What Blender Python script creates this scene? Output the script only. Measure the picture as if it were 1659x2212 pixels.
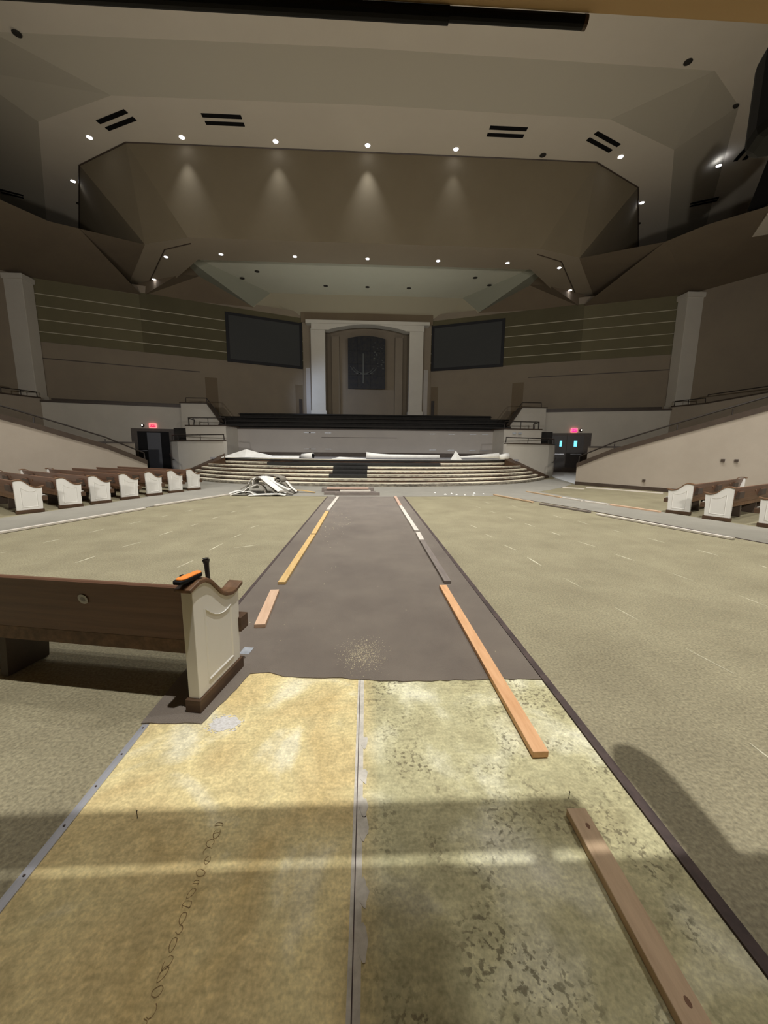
import bpy, bmesh, math, random
from mathutils import Vector, Matrix
random.seed(4)
for o in list(bpy.data.objects): bpy.data.objects.remove(o)
SC = bpy.context.scene
COL = SC.collection
R = math.radians

# ---------------------------------------------------------------- camera
cam = bpy.data.cameras.new('camera'); co = bpy.data.objects.new('camera', cam); COL.objects.link(co)
TH, PI_, RO = R(2.55), R(9.27), R(.5)
fw = Vector((math.sin(TH)*math.cos(PI_), math.cos(TH)*math.cos(PI_), -math.sin(PI_)))
rt = Vector((math.cos(TH), -math.sin(TH), 0)); up = rt.cross(fw)
r2 = rt*math.cos(RO)+up*math.sin(RO); u2 = -rt*math.sin(RO)+up*math.cos(RO)
m = Matrix((r2, u2, -fw)).transposed().to_4x4(); m.translation = Vector((0, 0, 1.65))
co.matrix_world = m
cam.sensor_fit = 'VERTICAL'; cam.sensor_height = 36; cam.lens = 36*830/2212
cam.clip_start = .05; cam.clip_end = 200
SC.camera = co

# ---------------------------------------------------------------- view, world, lamps
SC.view_settings.view_transform = 'Standard'; SC.view_settings.look = 'None'
SC.view_settings.gamma = 1; SC.view_settings.use_curve_mapping = False
SC.view_settings.exposure = 0.0
w = bpy.data.worlds.new('world'); SC.world = w; w.use_nodes = True
w.node_tree.nodes['Background'].inputs[0].default_value = (.9, .95, 1, 1)
w.node_tree.nodes['Background'].inputs[1].default_value = 0.0
SC.cycles.max_bounces = 8; SC.cycles.diffuse_bounces = 5; SC.cycles.sample_clamp_indirect = 4
SC.cycles.use_denoising = True

def spot(x, y, z, power, ang=120, blend=.6, rad=.2, col=(1, .95, .84), tgt=None):
    l = bpy.data.lights.new('house_and_fill_spot', 'SPOT'); l.energy = power; l.spot_size = R(ang); l.spot_blend = blend
    l.shadow_soft_size = rad; l.color = col
    o = bpy.data.objects.new('house_and_fill_spot', l); COL.objects.link(o); o.location = (x, y, z)
    if tgt is not None:
        d = Vector(tgt)-Vector((x, y, z)); o.rotation_euler = d.to_track_quat('-Z', 'Y').to_euler()
    return o
WARM = (1, .985, .955)
spot(1.6, .35, 16.6, 8200, 125, .5, .1, WARM)
spot(8, 3.5, 16.6, 2300, 110, .8, .3, WARM)  # added side spot to brighten the near pew end
for x, y, p, a in ((-9, 9, 2600, 76), (9, 9, 2600, 76), (-6, 14.5, 3900, 80), (6, 14.5, 3900, 80), (0, 12, 2000, 80), (-3, 6, 700, 90)):
    spot(x, y, 16.7, p, a, .7, .35, WARM)
# added fill spots, aimed over the nave at walls, ceiling and stage
for x, tx, tz, p in ((-9, -13, 7, 2500), (9, 13, 7, 2500), (-4, -2, 10, 1600), (4, 2, 10, 1600)):
    spot(x, 2.2, 4.2, p, 110, 1, .25, (1, .96, .9), (tx, 24, tz))
for x in (-3.2, 3.2): spot(x, 27.2, 5.2, 170, 100, 1, .3, (.97, 1, .93), (x*.8, 28.5, 13))  # added uplights to brighten the stage ceiling
# added blue spots standing in for side daylight, left of loft and stage
spot(-6.3, 27.6, 6.2, 480, 80, 1, .3, (.55, .7, 1), (-2.6, 32.5, 5.4))
spot(-5.5, 22.5, 3.6, 60, 120, 1, .3, (.6, .75, 1), (-4.5, 22.0, 1.1))

# ---------------------------------------------------------------- helpers
def lin(c):
    c = [v/255 for v in c]
    return tuple(v/12.92 if v <= .04045 else ((v+.055)/1.055)**2.4 for v in c)+(1,)
def mat(name, c1, c2=None, scale=3, rough=.8, bump=0, bscale=60, detail=6, stretch=None, metal=0, emit=0, lo=.35, hi=.65, fine=0, sheen=0, spec=.4):
    M = bpy.data.materials.new(name); M.use_nodes = True; nt = M.node_tree; N, L = nt.nodes, nt.links
    b = N['Principled BSDF']; b.inputs['Roughness'].default_value = rough; b.inputs['Metallic'].default_value = metal
    b.inputs['Specular IOR Level'].default_value = spec
    if sheen: b.inputs['Sheen Weight'].default_value = sheen
    tc = N.new('ShaderNodeTexCoord'); src = tc.outputs['Object']
    if stretch:
        mp = N.new('ShaderNodeMapping'); mp.inputs['Scale'].default_value = stretch; L.new(src, mp.inputs[0]); src = mp.outputs[0]
    if c2:
        n = N.new('ShaderNodeTexNoise'); n.inputs['Scale'].default_value = scale; n.inputs['Detail'].default_value = detail
        n.inputs['Roughness'].default_value = .65; L.new(src, n.inputs[0])
        r = N.new('ShaderNodeValToRGB'); r.color_ramp.elements[0].position = lo; r.color_ramp.elements[1].position = hi
        r.color_ramp.elements[0].color = lin(c1); r.color_ramp.elements[1].color = lin(c2)
        L.new(n.outputs[0], r.inputs[0]); out = r.outputs[0]
        if fine:
            n2 = N.new('ShaderNodeTexNoise'); n2.inputs['Scale'].default_value = bscale; n2.inputs['Detail'].default_value = 4; L.new(src, n2.inputs[0])
            r2_ = N.new('ShaderNodeMapRange'); r2_.inputs[1].default_value = .3; r2_.inputs[2].default_value = .7
            r2_.inputs[3].default_value = 1-fine; r2_.inputs[4].default_value = 1+fine; L.new(n2.outputs[0], r2_.inputs[0])
            mx = N.new('ShaderNodeVectorMath'); mx.operation = 'SCALE'; L.new(out, mx.inputs[0]); L.new(r2_.outputs[0], mx.inputs['Scale']); out = mx.outputs[0]
        L.new(out, b.inputs['Base Color'])
    else: b.inputs['Base Color'].default_value = lin(c1)
    if bump:
        n3 = N.new('ShaderNodeTexNoise'); n3.inputs['Scale'].default_value = bscale; n3.inputs['Detail'].default_value = 4; L.new(src, n3.inputs[0])
        bp = N.new('ShaderNodeBump'); bp.inputs['Strength'].default_value = bump; bp.inputs['Distance'].default_value = .01
        L.new(n3.outputs[0], bp.inputs['Height']); L.new(bp.outputs[0], b.inputs['Normal'])
    if emit:
        b.inputs['Emission Color'].default_value = lin(c1); b.inputs['Emission Strength'].default_value = emit
    return M

M = {}
M['slab'] = mat('worn_olive_floor', (137, 129, 104), (158, 150, 122), 1.3, .55, .5, 55, fine=.3, lo=.3, hi=.7, spec=.3)
M['carpet'] = mat('grey_brown_carpet', (106, 95, 85), (128, 117, 104), 1.1, .9, .7, 220, fine=.28, lo=.3, hi=.7, sheen=.3)
M['carpet2'] = mat('grey_carpet', (130, 125, 112), (148, 143, 129), 1.1, .9, .5, 200, fine=.2, lo=.3, hi=.7, sheen=.3)
M['scuff'] = mat('scuff', (222, 216, 190), (186, 180, 152), 30, .8)
M['crumb'] = mat('plaster_crumb', (230, 228, 220), rough=.9)
M['dust'] = mat('dust', (225, 215, 180), (140, 128, 108), 40, .9, lo=.45, hi=.6)
M['seam'] = mat('seam', (222, 216, 204), (190, 184, 172), 14, .8)
M['darkline'] = mat('dark_edge', (88, 74, 70), (66, 56, 54), 8, .8)
M['metal'] = mat('strip_metal', (200, 202, 208), (160, 160, 168), 6, .38, metal=.5, stretch=(1, .1, 1))
M['galv'] = mat('galvanised', (190, 195, 202), (160, 165, 172), 9, .4, metal=.3)
M['wall'] = mat('beige_wall', (162, 151, 136), (168, 157, 142), .8, .9, .15, 30)
M['wallw'] = mat('pale_wall', (196, 190, 178), (202, 196, 184), .8, .9, .15, 30)
M['wallchoir'] = mat('choir_wall', (172, 166, 160), (178, 172, 165), .8, .85)
M['wallup'] = mat('upper_wall', (134, 122, 106), (140, 128, 110), .6, .9)
M['fabric'] = mat('olive_fabric', (104, 98, 74), (110, 103, 78), .5, .95, .2, 80)
M['fabricd'] = mat('dark_olive_fabric', (90, 84, 62), (95, 89, 66), .5, .95, .2, 80)
M['reveal'] = mat('pale_reveal', (178, 170, 148), rough=.6)
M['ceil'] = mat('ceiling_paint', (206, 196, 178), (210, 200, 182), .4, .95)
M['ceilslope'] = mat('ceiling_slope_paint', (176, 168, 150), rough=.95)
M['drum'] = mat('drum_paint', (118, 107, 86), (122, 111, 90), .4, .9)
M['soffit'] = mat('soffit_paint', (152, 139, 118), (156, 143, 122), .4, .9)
M['stageceil'] = mat('stage_ceiling_paint', (206, 204, 184), (210, 208, 188), .4, .9)
M['brownceil'] = mat('brown_ceiling', (112, 98, 80), (118, 104, 84), .4, .95)
M['tan'] = mat('tan_soffit', (196, 166, 126), (202, 172, 132), .6, .9)
M['trimbrown'] = mat('brown_wood', (92, 70, 52), (70, 52, 38), 4, .45, stretch=(1, 1, 6))
M['railmetal'] = mat('dark_rail', (48, 41, 36), rough=.5)
M['trimdark'] = mat('dark_brown_trim', (76, 64, 54), (66, 55, 46), 4, .5)
M['pewwood'] = mat('pew_walnut', (124, 92, 72), (90, 64, 50), 2.2, .38, .08, 40, stretch=(.35, 4, 9), lo=.3, hi=.75)
M['pewcap'] = mat('pew_cap_wood', (128, 96, 70), (92, 68, 48), 5, .4, stretch=(3, .6, 3))
M['pewend'] = mat('pew_cream_paint', (222, 219, 211), (226, 223, 215), 2, .4, spec=.5)
M['seat'] = mat('seat_cloth', (200, 196, 186), (186, 182, 172), 20, .9)
M['shadowgroove'] = mat('panel_groove', (170, 164, 148), rough=.5)
M['black'] = mat('black_plastic', (12, 12, 14), (17, 17, 19), 8, .6, spec=.2)
M['blackcarpet'] = mat('black_carpet', (42, 41, 40), (50, 49, 47), 8, .95, .3, 60)
M['loft'] = mat('loft_carpet', (44, 42, 40), (54, 51, 48), 3, .95)
M['screen'] = mat('projector_screen', (60, 61, 60), rough=.7)
M['frame'] = mat('black_frame', (22, 22, 26), rough=.6)
M['tread'] = mat('raw_plywood', (250, 243, 222), (232, 220, 190), 5, .75, .1, 40, stretch=(.5, 4, 4))
M['nosing'] = mat('mottled_glue', (176, 168, 150), (112, 106, 96), 5, .85, .4, 30, stretch=(1, 1, 3), lo=.35, hi=.6)
M['riser'] = mat('riser_stain', (84, 62, 46), (46, 36, 30), 3, .8, stretch=(.6, 1, 3))
M['platform'] = mat('platform_grey', (150, 148, 150), (130, 128, 130), 2, .5, fine=.1)
M['membrane'] = mat('white_membrane', (246, 244, 238), (232, 230, 222), 3, .5)
M['underlay'] = mat('carpet_back', (146, 140, 128), (128, 122, 112), 6, .9, .3, 80)
M['doordark'] = mat('dark_door', (58, 50, 46), (50, 43, 40), 2, .45)
M['doorblue'] = mat('slate_door', (74, 76, 84), rough=.5)
M['void'] = mat('painted_vestibule_shade', (26, 26, 28), rough=.9)
M['glassblue'] = mat('lit_glass', (120, 215, 245), emit=1.3)
M['exit'] = mat('exit_red', (255, 20, 60), emit=2.2)
M['exitpink'] = mat('exit_pink', (255, 10, 110), emit=2.2)
M['exitrim'] = mat('exit_halo', (255, 130, 130), emit=1.6)
M['lamp'] = mat('lamp_glow', (235, 240, 255), emit=14)
M['lampwarm'] = mat('emergency_glow', (255, 250, 235), emit=2.0)
M['lampoff'] = mat('unlit_lamp', (50, 47, 42), rough=.6)
M['white'] = mat('white_sticker', (196, 196, 196), rough=.6)
M['stickgrey'] = mat('sticker_grey', (150, 150, 152), rough=.6)
M['orange'] = mat('orange_shell', (255, 152, 70), rough=.5)
M['blue_daylight_tint'] = mat('daylight_tinted_floor', (150, 175, 220), rough=.6)
M['hbrown'] = mat('black_grip', (52, 48, 44), (62, 58, 52), 30, .6)
M['stain'] = mat('stained_glass', (22, 24, 32), (40, 38, 36), 4, .6, lo=.4, hi=.6)
M['motif'] = mat('pale_lead', (140, 140, 132), rough=.5)
M['motifd'] = mat('dim_pane', (84, 86, 82), rough=.6)
M['ramp'] = mat('grey_landing', (222, 225, 226), (210, 213, 214), 2, .7)
WOODS = {}
def wood(name, a, b):
    WOODS[name] = mat(name, a, b, 5, .6, .12, 40, stretch=(6, .8, 4), lo=.3, hi=.7)
wood('orange_pine', (232, 184, 138), (212, 160, 114)); wood('tan_pine', (212, 184, 150), (188, 160, 128))
wood('yellow_pine', (222, 190, 132), (204, 168, 108)); wood('pink_pine', (224, 190, 160), (205, 170, 140))
wood('grey_wood', (140, 130, 122), (116, 106, 100)); wood('white_wood', (226, 218, 206), (204, 196, 184))
wood('rosy_wood', (212, 180, 160), (192, 158, 138))

# bare glue-stained concrete: yellow on the left of the seam, greener and mottled on the right
def glue_mat():
    Mt = bpy.data.materials.new('bare_adhesive_concrete'); Mt.use_nodes = True; nt = Mt.node_tree; N, L = nt.nodes, nt.links
    b = N['Principled BSDF']; b.inputs['Roughness'].default_value = .75; b.inputs['Specular IOR Level'].default_value = .25
    tc = N.new('ShaderNodeTexCoord')
    def noise(sc, det, d=0):
        n = N.new('ShaderNodeTexNoise'); n.inputs['Scale'].default_value = sc; n.inputs['Detail'].default_value = det
        n.inputs['Distortion'].default_value = d; L.new(tc.outputs['Object'], n.inputs[0]); return n.outputs[0]
    def ramp(f, *st):
        r = N.new('ShaderNodeValToRGB'); e = r.color_ramp.elements
        while len(e) < len(st): e.new(.5)
        for i, (p, c) in enumerate(st): e[i].position = p; e[i].color = lin(c)
        L.new(f, r.inputs[0]); return r.outputs[0]
    def mix(f, a, c):
        x = N.new('ShaderNodeMix'); x.data_type = 'RGBA'; L.new(f, x.inputs['Factor']); L.new(a, x.inputs['A']); L.new(c, x.inputs['B']); return x.outputs['Result']
    left = ramp(noise(1.6, 7, .8), (.3, (202, 178, 122)), (.45, (214, 194, 142)), (.56, (220, 204, 152)), (.66, (234, 226, 192)))
    right = ramp(noise(2.4, 8, .4), (.3, (172, 164, 126)), (.5, (196, 190, 150)), (.62, (222, 218, 186)), (.7, (230, 226, 200)))
    sx = N.new('ShaderNodeSeparateXYZ'); L.new(tc.outputs['Object'], sx.inputs[0])
    mr = N.new('ShaderNodeMapRange'); mr.inputs[1].default_value = -.05; mr.inputs[2].default_value = .07; L.new(sx.outputs[0], mr.inputs[0])
    base = mix(mr.outputs[0], left, right)
    # dark damp speckles, mostly on the right
    sp = N.new('ShaderNodeMapRange'); sp.inputs[1].default_value = .53; sp.inputs[2].default_value = .60; sp.inputs[4].default_value = .75
    L.new(noise(42, 6, .3), sp.inputs[0])
    big = N.new('ShaderNodeMapRange'); big.inputs[1].default_value = .46; big.inputs[2].default_value = .62; L.new(noise(3.2, 4, .5), big.inputs[0])
    m0 = N.new('ShaderNodeMath'); m0.operation = 'MULTIPLY'; L.new(sp.outputs[0], m0.inputs[0]); L.new(big.outputs[0], m0.inputs[1])
    mu = N.new('ShaderNodeMath'); mu.operation = 'MULTIPLY'; L.new(m0.outputs[0], mu.inputs[0]); L.new(mr.outputs[0], mu.inputs[1])
    dk = N.new('ShaderNodeRGB'); dk.outputs[0].default_value = lin((104, 96, 74)); base = mix(mu.outputs[0], base, dk.outputs[0])
    md = N.new('ShaderNodeMapRange'); md.inputs[1].default_value = .35; md.inputs[2].default_value = .65; md.inputs[3].default_value = .84; md.inputs[4].default_value = 1.1; L.new(noise(11, 6, 1.2), md.inputs[0])
    s0 = N.new('ShaderNodeVectorMath'); s0.operation = 'SCALE'; L.new(base, s0.inputs[0]); L.new(md.outputs[0], s0.inputs['Scale']); base = s0.outputs[0]
    # trowel ridges
    wv = N.new('ShaderNodeTexWave'); wv.wave_type = 'RINGS'; wv.inputs['Scale'].default_value = 9; wv.inputs['Distortion'].default_value = 7; wv.inputs['Detail'].default_value = 3
    mp = N.new('ShaderNodeMapping'); mp.inputs['Location'].default_value = (-.45, -1.9, 0); L.new(tc.outputs['Object'], mp.inputs[0]); L.new(mp.outputs[0], wv.inputs[0])
    fine = N.new('ShaderNodeMapRange'); fine.inputs[1].default_value = .3; fine.inputs[2].default_value = .7; fine.inputs[3].default_value = .8; fine.inputs[4].default_value = 1.16
    L.new(noise(70, 5), fine.inputs[0])
    ad = N.new('ShaderNodeMath'); ad.operation = 'MULTIPLY_ADD'; ad.inputs[1].default_value = .07; L.new(wv.outputs[1], ad.inputs[0]); L.new(fine.outputs[0], ad.inputs[2])
    sc_ = N.new('ShaderNodeVectorMath'); sc_.operation = 'SCALE'; L.new(base, sc_.inputs[0]); L.new(ad.outputs[0], sc_.inputs['Scale'])
    L.new(sc_.outputs[0], b.inputs['Base Color'])
    bp = N.new('ShaderNodeBump'); bp.inputs['Strength'].default_value = .5; bp.inputs['Distance'].default_value = .006; L.new(noise(60, 6), bp.inputs['Height']); L.new(bp.outputs[0], b.inputs['Normal'])
    return Mt
M['glue'] = glue_mat()

def link(name, me, mt, parent=None):
    o = bpy.data.objects.new(name, me); COL.objects.link(o)
    if mt: me.materials.append(mt)
    if parent is not None: o.parent = parent
    return o
def obj(name, verts, faces, mt, parent=None, smooth=False):
    me = bpy.data.meshes.new(name); me.from_pydata([tuple(v) for v in verts], [], faces)
    bm = bmesh.new(); bm.from_mesh(me); bmesh.ops.recalc_face_normals(bm, faces=bm.faces); bm.to_mesh(me); bm.free()
    if smooth:
        for p in me.polygons: p.use_smooth = True
    return link(name, me, mt, parent)
class MB:
    def __init__(s): s.v = []; s.f = []
    def add(s, v, f):
        k = len(s.v); s.v += [tuple(a) for a in v]; s.f += [tuple(i+k for i in q) for q in f]; return s
    def box(s, x0, y0, z0, x1, y1, z1, T=None):
        v = [(x, y, z) for z in (z0, z1) for y in (y0, y1) for x in (x0, x1)]
        if T: v = [T @ Vector(a) for a in v]
        return s.add(v, [(0, 2, 3, 1), (4, 5, 7, 6), (0, 1, 5, 4), (2, 6, 7, 3), (0, 4, 6, 2), (1, 3, 7, 5)])
    def prism(s, a, b):            # two matching closed loops
        n = len(a)
        return s.add(list(a)+list(b), [tuple(range(n))[::-1], tuple(range(n, 2*n))]+[(i, (i+1) % n, n+(i+1) % n, n+i) for i in range(n)])
    def slab(s, poly, z0, z1): return s.prism([(x, y, z0) for x, y in poly], [(x, y, z1) for x, y in poly])
    def wallp(s, p, q, z0, z1, t=.15):   # vertical wall from plan point p to q, thickness behind
        d = Vector((q[0]-p[0], q[1]-p[1])).normalized(); n = Vector((-d.y, d.x))*t
        z0a, z0b = z0 if isinstance(z0, tuple) else (z0, z0); z1a, z1b = z1 if isinstance(z1, tuple) else (z1, z1)
        a = [(p[0], p[1], z0a), (q[0], q[1], z0b), (q[0], q[1], z1b), (p[0], p[1], z1a)]
        return s.prism(a, [(x+n.x, y+n.y, z) for x, y, z in a])
    def tube(s, pts, r, n=10):
        pts = [Vector(p) for p in pts]; rings = []; rr = r if isinstance(r, (list, tuple)) else [r]*len(pts)
        for i, p in enumerate(pts):
            d = (pts[min(i+1, len(pts)-1)]-pts[max(i-1, 0)]).normalized()
            u = d.cross(Vector((0, 0, 1)));
            if u.length < 1e-3: u = Vector((1, 0, 0))
            u.normalize(); v = d.cross(u)
            rings.append([p+u*math.cos(2*math.pi*k/n)*rr[i]+v*math.sin(2*math.pi*k/n)*rr[i] for k in range(n)])
        k = [q for g in rings for q in g]
        f = [tuple(range(n))[::-1], tuple((len(rings)-1)*n+i for i in range(n))]
        for i in range(len(rings)-1):
            for j in range(n): f.append((i*n+j, i*n+(j+1) % n, (i+1)*n+(j+1) % n, (i+1)*n+j))
        return s.add(k, f)
    def build(s, name, mt, parent=None, bevel=0, smooth=False):
        o = obj(name, s.v, s.f, mt, parent, smooth)
        if bevel:
            b = o.modifiers.new('bevel', 'BEVEL'); b.width = bevel; b.segments = 2; b.limit_method = 'ANGLE'
        return o
def thing(name, label, cat, loc=(0, 0, 0), rz=0, group=None):
    o = bpy.data.objects.new(name, None); COL.objects.link(o); o.location = loc; o.rotation_euler = (0, 0, rz)
    return tag(o, label, cat, group)
def tag(o, label, cat, group=None):
    o['label'] = label; o['category'] = cat
    if group: o['group'] = group
    return o
def struct(o): o['kind'] = 'structure'; return o
def dup(root, label, loc=None, rz=None, skip=()):
    r = root.copy(); COL.objects.link(r); r['label'] = label
    if loc is not None: r.location = loc
    if rz is not None: r.rotation_euler = (0, 0, rz)
    for ch in root.children:
        if ch.name.split('.')[0] in skip: continue
        c = ch.copy(); COL.objects.link(c); c.parent = r
        for g in ch.children:
            d = g.copy(); COL.objects.link(d); d.parent = c
    return r
def mx(p): return (-p[0],)+tuple(p[1:])

# ================================================================ FLOOR
fl = struct(MB().box(-32, -6, -.3, 32, 36, 0).build('floor', M['slab']))
MARKS = [(3.52,9.44,3.55,9.00),(3.62,8.53,3.67,8.11),(3.77,7.63,3.82,7.27),(3.89,6.75,3.99,6.37),(4.02,5.89,4.09,5.50),(4.18,4.98,4.23,4.60),(4.34,4.09,4.35,3.77),(5.03,8.81,5.05,8.36),(5.20,7.81,5.26,7.52),(5.42,7.02,5.46,6.65),(5.64,6.16,5.67,5.78),(5.82,5.26,5.80,5.12),(4.82,9.67,4.85,9.26),(2.41,6.51,2.49,6.16),(2.51,5.73,2.53,5.26),(2.58,4.74,2.63,4.38),(2.65,3.81,2.69,3.44),(2.71,2.92,2.77,2.55),(2.35,7.41,2.41,7.09),(2.30,8.32,2.36,8.01),(3.23,11.18,3.27,10.79),(3.36,10.32,3.43,9.95),(4.39,11.39,4.40,10.94),(3.79,12.12,3.84,11.78),(-4.31,4.67,-4.27,4.95),(-5.61,6.73,-5.52,7.03),(-4.19,5.51,-4.14,5.88),(-5.40,7.56,-5.35,7.92),(-4.09,6.42,-3.98,6.78),(-5.17,8.43,-5.09,8.75),(-3.94,7.31,-3.88,7.69),(-4.96,9.29,-4.90,9.58),(-2.64,5.27,-2.57,5.62),(-2.69,4.43,-2.62,4.70),(-2.57,6.20,-2.52,6.65),(-3.77,8.16,-3.71,8.47),(-3.66,9.05,-3.58,9.37),(-2.51,7.10,-2.43,7.44),(-2.45,7.99,-2.35,8.30),(-3.52,9.95,-3.47,10.26),(-3.44,10.90,-3.31,11.05),(-4.76,10.14,-4.67,10.46),(-2.22,6.35,-1.87,6.56),(-5.71,6.05,-5.69,6.14),(2.20,1.87,2.20,1.70)]
mb = MB()
for x0, y0, x1, y1 in MARKS:
    d = Vector((x1-x0, y1-y0)); n = Vector((-d.y, d.x)).normalized()
    k = 5; L_, R_ = [], []
    for i in range(k+1):
        t = i/k; wd = (.015 if y0 > 5 else .007)*math.sin(math.pi*min(max(t, .12), .88))*random.uniform(.6, 1.2); c = Vector((x0, y0))+d*t
        L_.append((c.x+n.x*wd, c.y+n.y*wd, .0015)); R_.append((c.x-n.x*wd, c.y-n.y*wd, .0015))
    mb.add(L_+R_, [(i, i+1, k+2+i, k+1+i) for i in range(k)])
sc_ = mb.build('pew_anchor_scuffs', M['scuff'], fl); sc_['kind'] = 'stuff'
# bare concrete in the near aisle
MB().slab([(-1.31, -5), (1.27, -5), (1.27, 2.6), (-1.31, 2.72)], 0, .002).build('bare_concrete', M['glue'], fl)
MB().slab([(-.055, -5), (-.008, -5), (-.02, 2.56), (-.062, 2.56)], .0021, .0032).build('concrete_seam', M['seam'], fl)
MB().slab([(-.032, -5), (-.028, -5), (-.046, 2.6), (-.05, 2.6)], .0033, .0042).build('seam_crack', M['darkline'], fl)
def blob(cx, cy, rx, ry, z, n=26, jit=.18):
    return [(cx+rx*(1+random.uniform(-jit, jit))*math.cos(2*math.pi*i/n), cy+ry*(1+random.uniform(-jit, jit))*math.sin(2*math.pi*i/n)) for i in range(n)]
mb = MB().slab(blob(-.86, 2.13, .085, .062, 0, 30, .2), .0021, .0035); rs = random.Random(3)
for i in range(40):
    a = rs.uniform(0, 6.28); d = rs.uniform(1.0, 1.35); mb.slab(blob(-.86+.085*d*math.cos(a), 2.13+.062*d*math.sin(a), rs.uniform(.003, .009), rs.uniform(.002, .006), 0, 8, .2), .0021, .0036+i*.00005)
mb.build('white_patch', mat('white_residue', (226, 224, 222), (196, 192, 186), 60, .9), fl)
mb = MB()   # dried filler along the seam
for y in (1.95, 1.72, 1.55, 1.45, 1.2, 1.05): mb.slab(blob(-.012, y, .018, .05, 0, 12, .35), .0034, .0046)
mb.build('seam_filler', M['seam'], fl)
# printed-through glue scribble on the concrete
mb = MB(); rs = random.Random(9)
def seg(a, b, w_):
    dx, dy = b[0]-a[0], b[1]-a[1]; l = math.hypot(dx, dy)+1e-9; nx, ny = -dy/l*w_, dx/l*w_
    mb.add([(a[0]+nx, a[1]+ny, .003), (b[0]+nx, b[1]+ny, .003), (b[0]-nx, b[1]-ny, .003), (a[0]-nx, a[1]-ny, .003)], [(0, 1, 2, 3)])
for i in range(19):
    y0 = .80+i*.038+rs.uniform(-.006, .006); x0 = -.642-.012*i/19+rs.uniform(-.008, .008)
    ax, ay, ph = rs.uniform(.010, .02), rs.uniform(.012, .022), rs.uniform(0, 360)
    span = rs.choice((200, 270, 330, 360)); tilt = rs.uniform(-.5, .5)
    pts = []
    for q in range(0, span+1, 30):
        a = R(q+ph); px_, py_ = ax*math.cos(a), ay*math.sin(a)*(1+.15*math.sin(3*a)); pts.append((x0+px_*math.cos(tilt)-py_*math.sin(tilt), y0+px_*math.sin(tilt)+py_*math.cos(tilt)))
    for a, b in zip(pts[:-1], pts[1:]): seg(a, b, .0013*rs.uniform(.5, 1.3))
    if rs.random() < .4: seg((x0-ax, y0), (x0+ax, y0+rs.uniform(-.01, .01)), .001)
mb.build('glue_scribble', mat('scribble', (140, 116, 76), rough=.8), fl)

# aisle carpet with torn near edge
edge = [(-1.36, 2.14), (-1.0, 2.13), (-.93, 2.36), (-.86, 2.65), (-.72, 2.66), (-.6, 2.6), (-.31, 2.57), (-.18, 2.575), (-.04, 2.55), (.1, 2.525), (.36, 2.52), (.69, 2.52), (1.0, 2.525), (1.27, 2.51)]
e2 = []
for (x0, y0), (x1, y1) in zip(edge[:-1], edge[1:]):
    k = max(1, int(math.hypot(x1-x0, y1-y0)/.05))
    for i in range(k): e2.append((x0+(x1-x0)*i/k+random.uniform(-.004, .004), y0+(y1-y0)*i/k+random.uniform(-.007, .007)))
e2.append(edge[-1])
tag(MB().slab(e2+[(1.27, 13.4), (-1.36, 13.4)], 0.002, .009).build('aisle_carpet', M['carpet']), 'dark grey-brown carpet strip running up the centre aisle to the stage', 'carpet')
def sidecut(s):
    return [(s*1.36, 13.4), (s*4.95, 13.75), (s*6.05, 11.0), (s*7.05, 7.5), (s*8.9, 1.0), (s*10.6, 1.0), (s*8.75, 8.0), (s*7.9, 11.0), (s*6.95, 15.2)]
def steps_front(x, k=0): return 17+.023*x*x+.00022*x**4+.3*k
fr = [(x*.5, steps_front(x*.5)-.01) for x in range(-20, 21)]
poly = [(-1.36, 13.4)]+sidecut(-1)[1:]+[(-9.9, 19.2), (-11.0, 21.4)]+fr+[(11.4, 22.6), (10.2, 18.7), (8.8, 17.0)]+sidecut(1)[::-1][:-1]+[(1.27, 13.4)]
tag(MB().slab(poly, 0.001, .008).build('front_carpet', M['carpet2']), 'grey carpet before the stage, branching into both outer side aisles', 'carpet')
# thin edge trims beside the aisle
def strip(pts, wdt, z0, z1):
    b = MB()
    for (x0, y0), (x1, y1) in zip(pts[:-1], pts[1:]):
        d = Vector((x1-x0, y1-y0)).normalized(); n = Vector((-d.y, d.x))*wdt/2
        b.slab([(x0-n.x, y0-n.y), (x1-n.x, y1-n.y), (x1+n.x, y1+n.y), (x0+n.x, y0+n.y)], z0, z1)
    return b
tag(strip([(1.295, -2), (1.30, 2.5), (1.29, 13.55)], .05, 0, .011).build('edge_trim', M['darkline']), 'dark brown trim strip along the right edge of the aisle', 'floor trim')
tag(strip([(-1.38, 3.05), (-1.38, 13.3)], .035, 0, .010).build('edge_trim', M['darkline']), 'dark trim strip along the left edge of the aisle carpet', 'floor trim')
mt_ = strip([(-1.325, -2), (-1.325, 2.13)], .038, 0, .008).build('metal_strip', M['metal'])
tag(mt_, 'bare aluminium carpet strip on the left of the stripped concrete', 'floor trim')
for i in range(7): MB().tube([(-1.325, .9+i*.2, .008), (-1.325, .9+i*.2, .011)], .005, 8).build('screw', M['darkline'], mt_)
tag(strip([(-4.95, 13.72), (-6.05, 11.0), (-7.05, 7.5), (-8.9, 1)], .03, 0, .0105).build('edge_trim', M['darkline']), 'dark trim between left olive floor area and outer side aisle', 'floor trim')
tag(strip([(4.95, 13.72), (6.05, 11.0), (7.05, 7.5), (8.9, 1)], .03, 0, .0105).build('edge_trim', M['darkline']), 'dark trim between right olive floor area and outer side aisle', 'floor trim')
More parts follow.
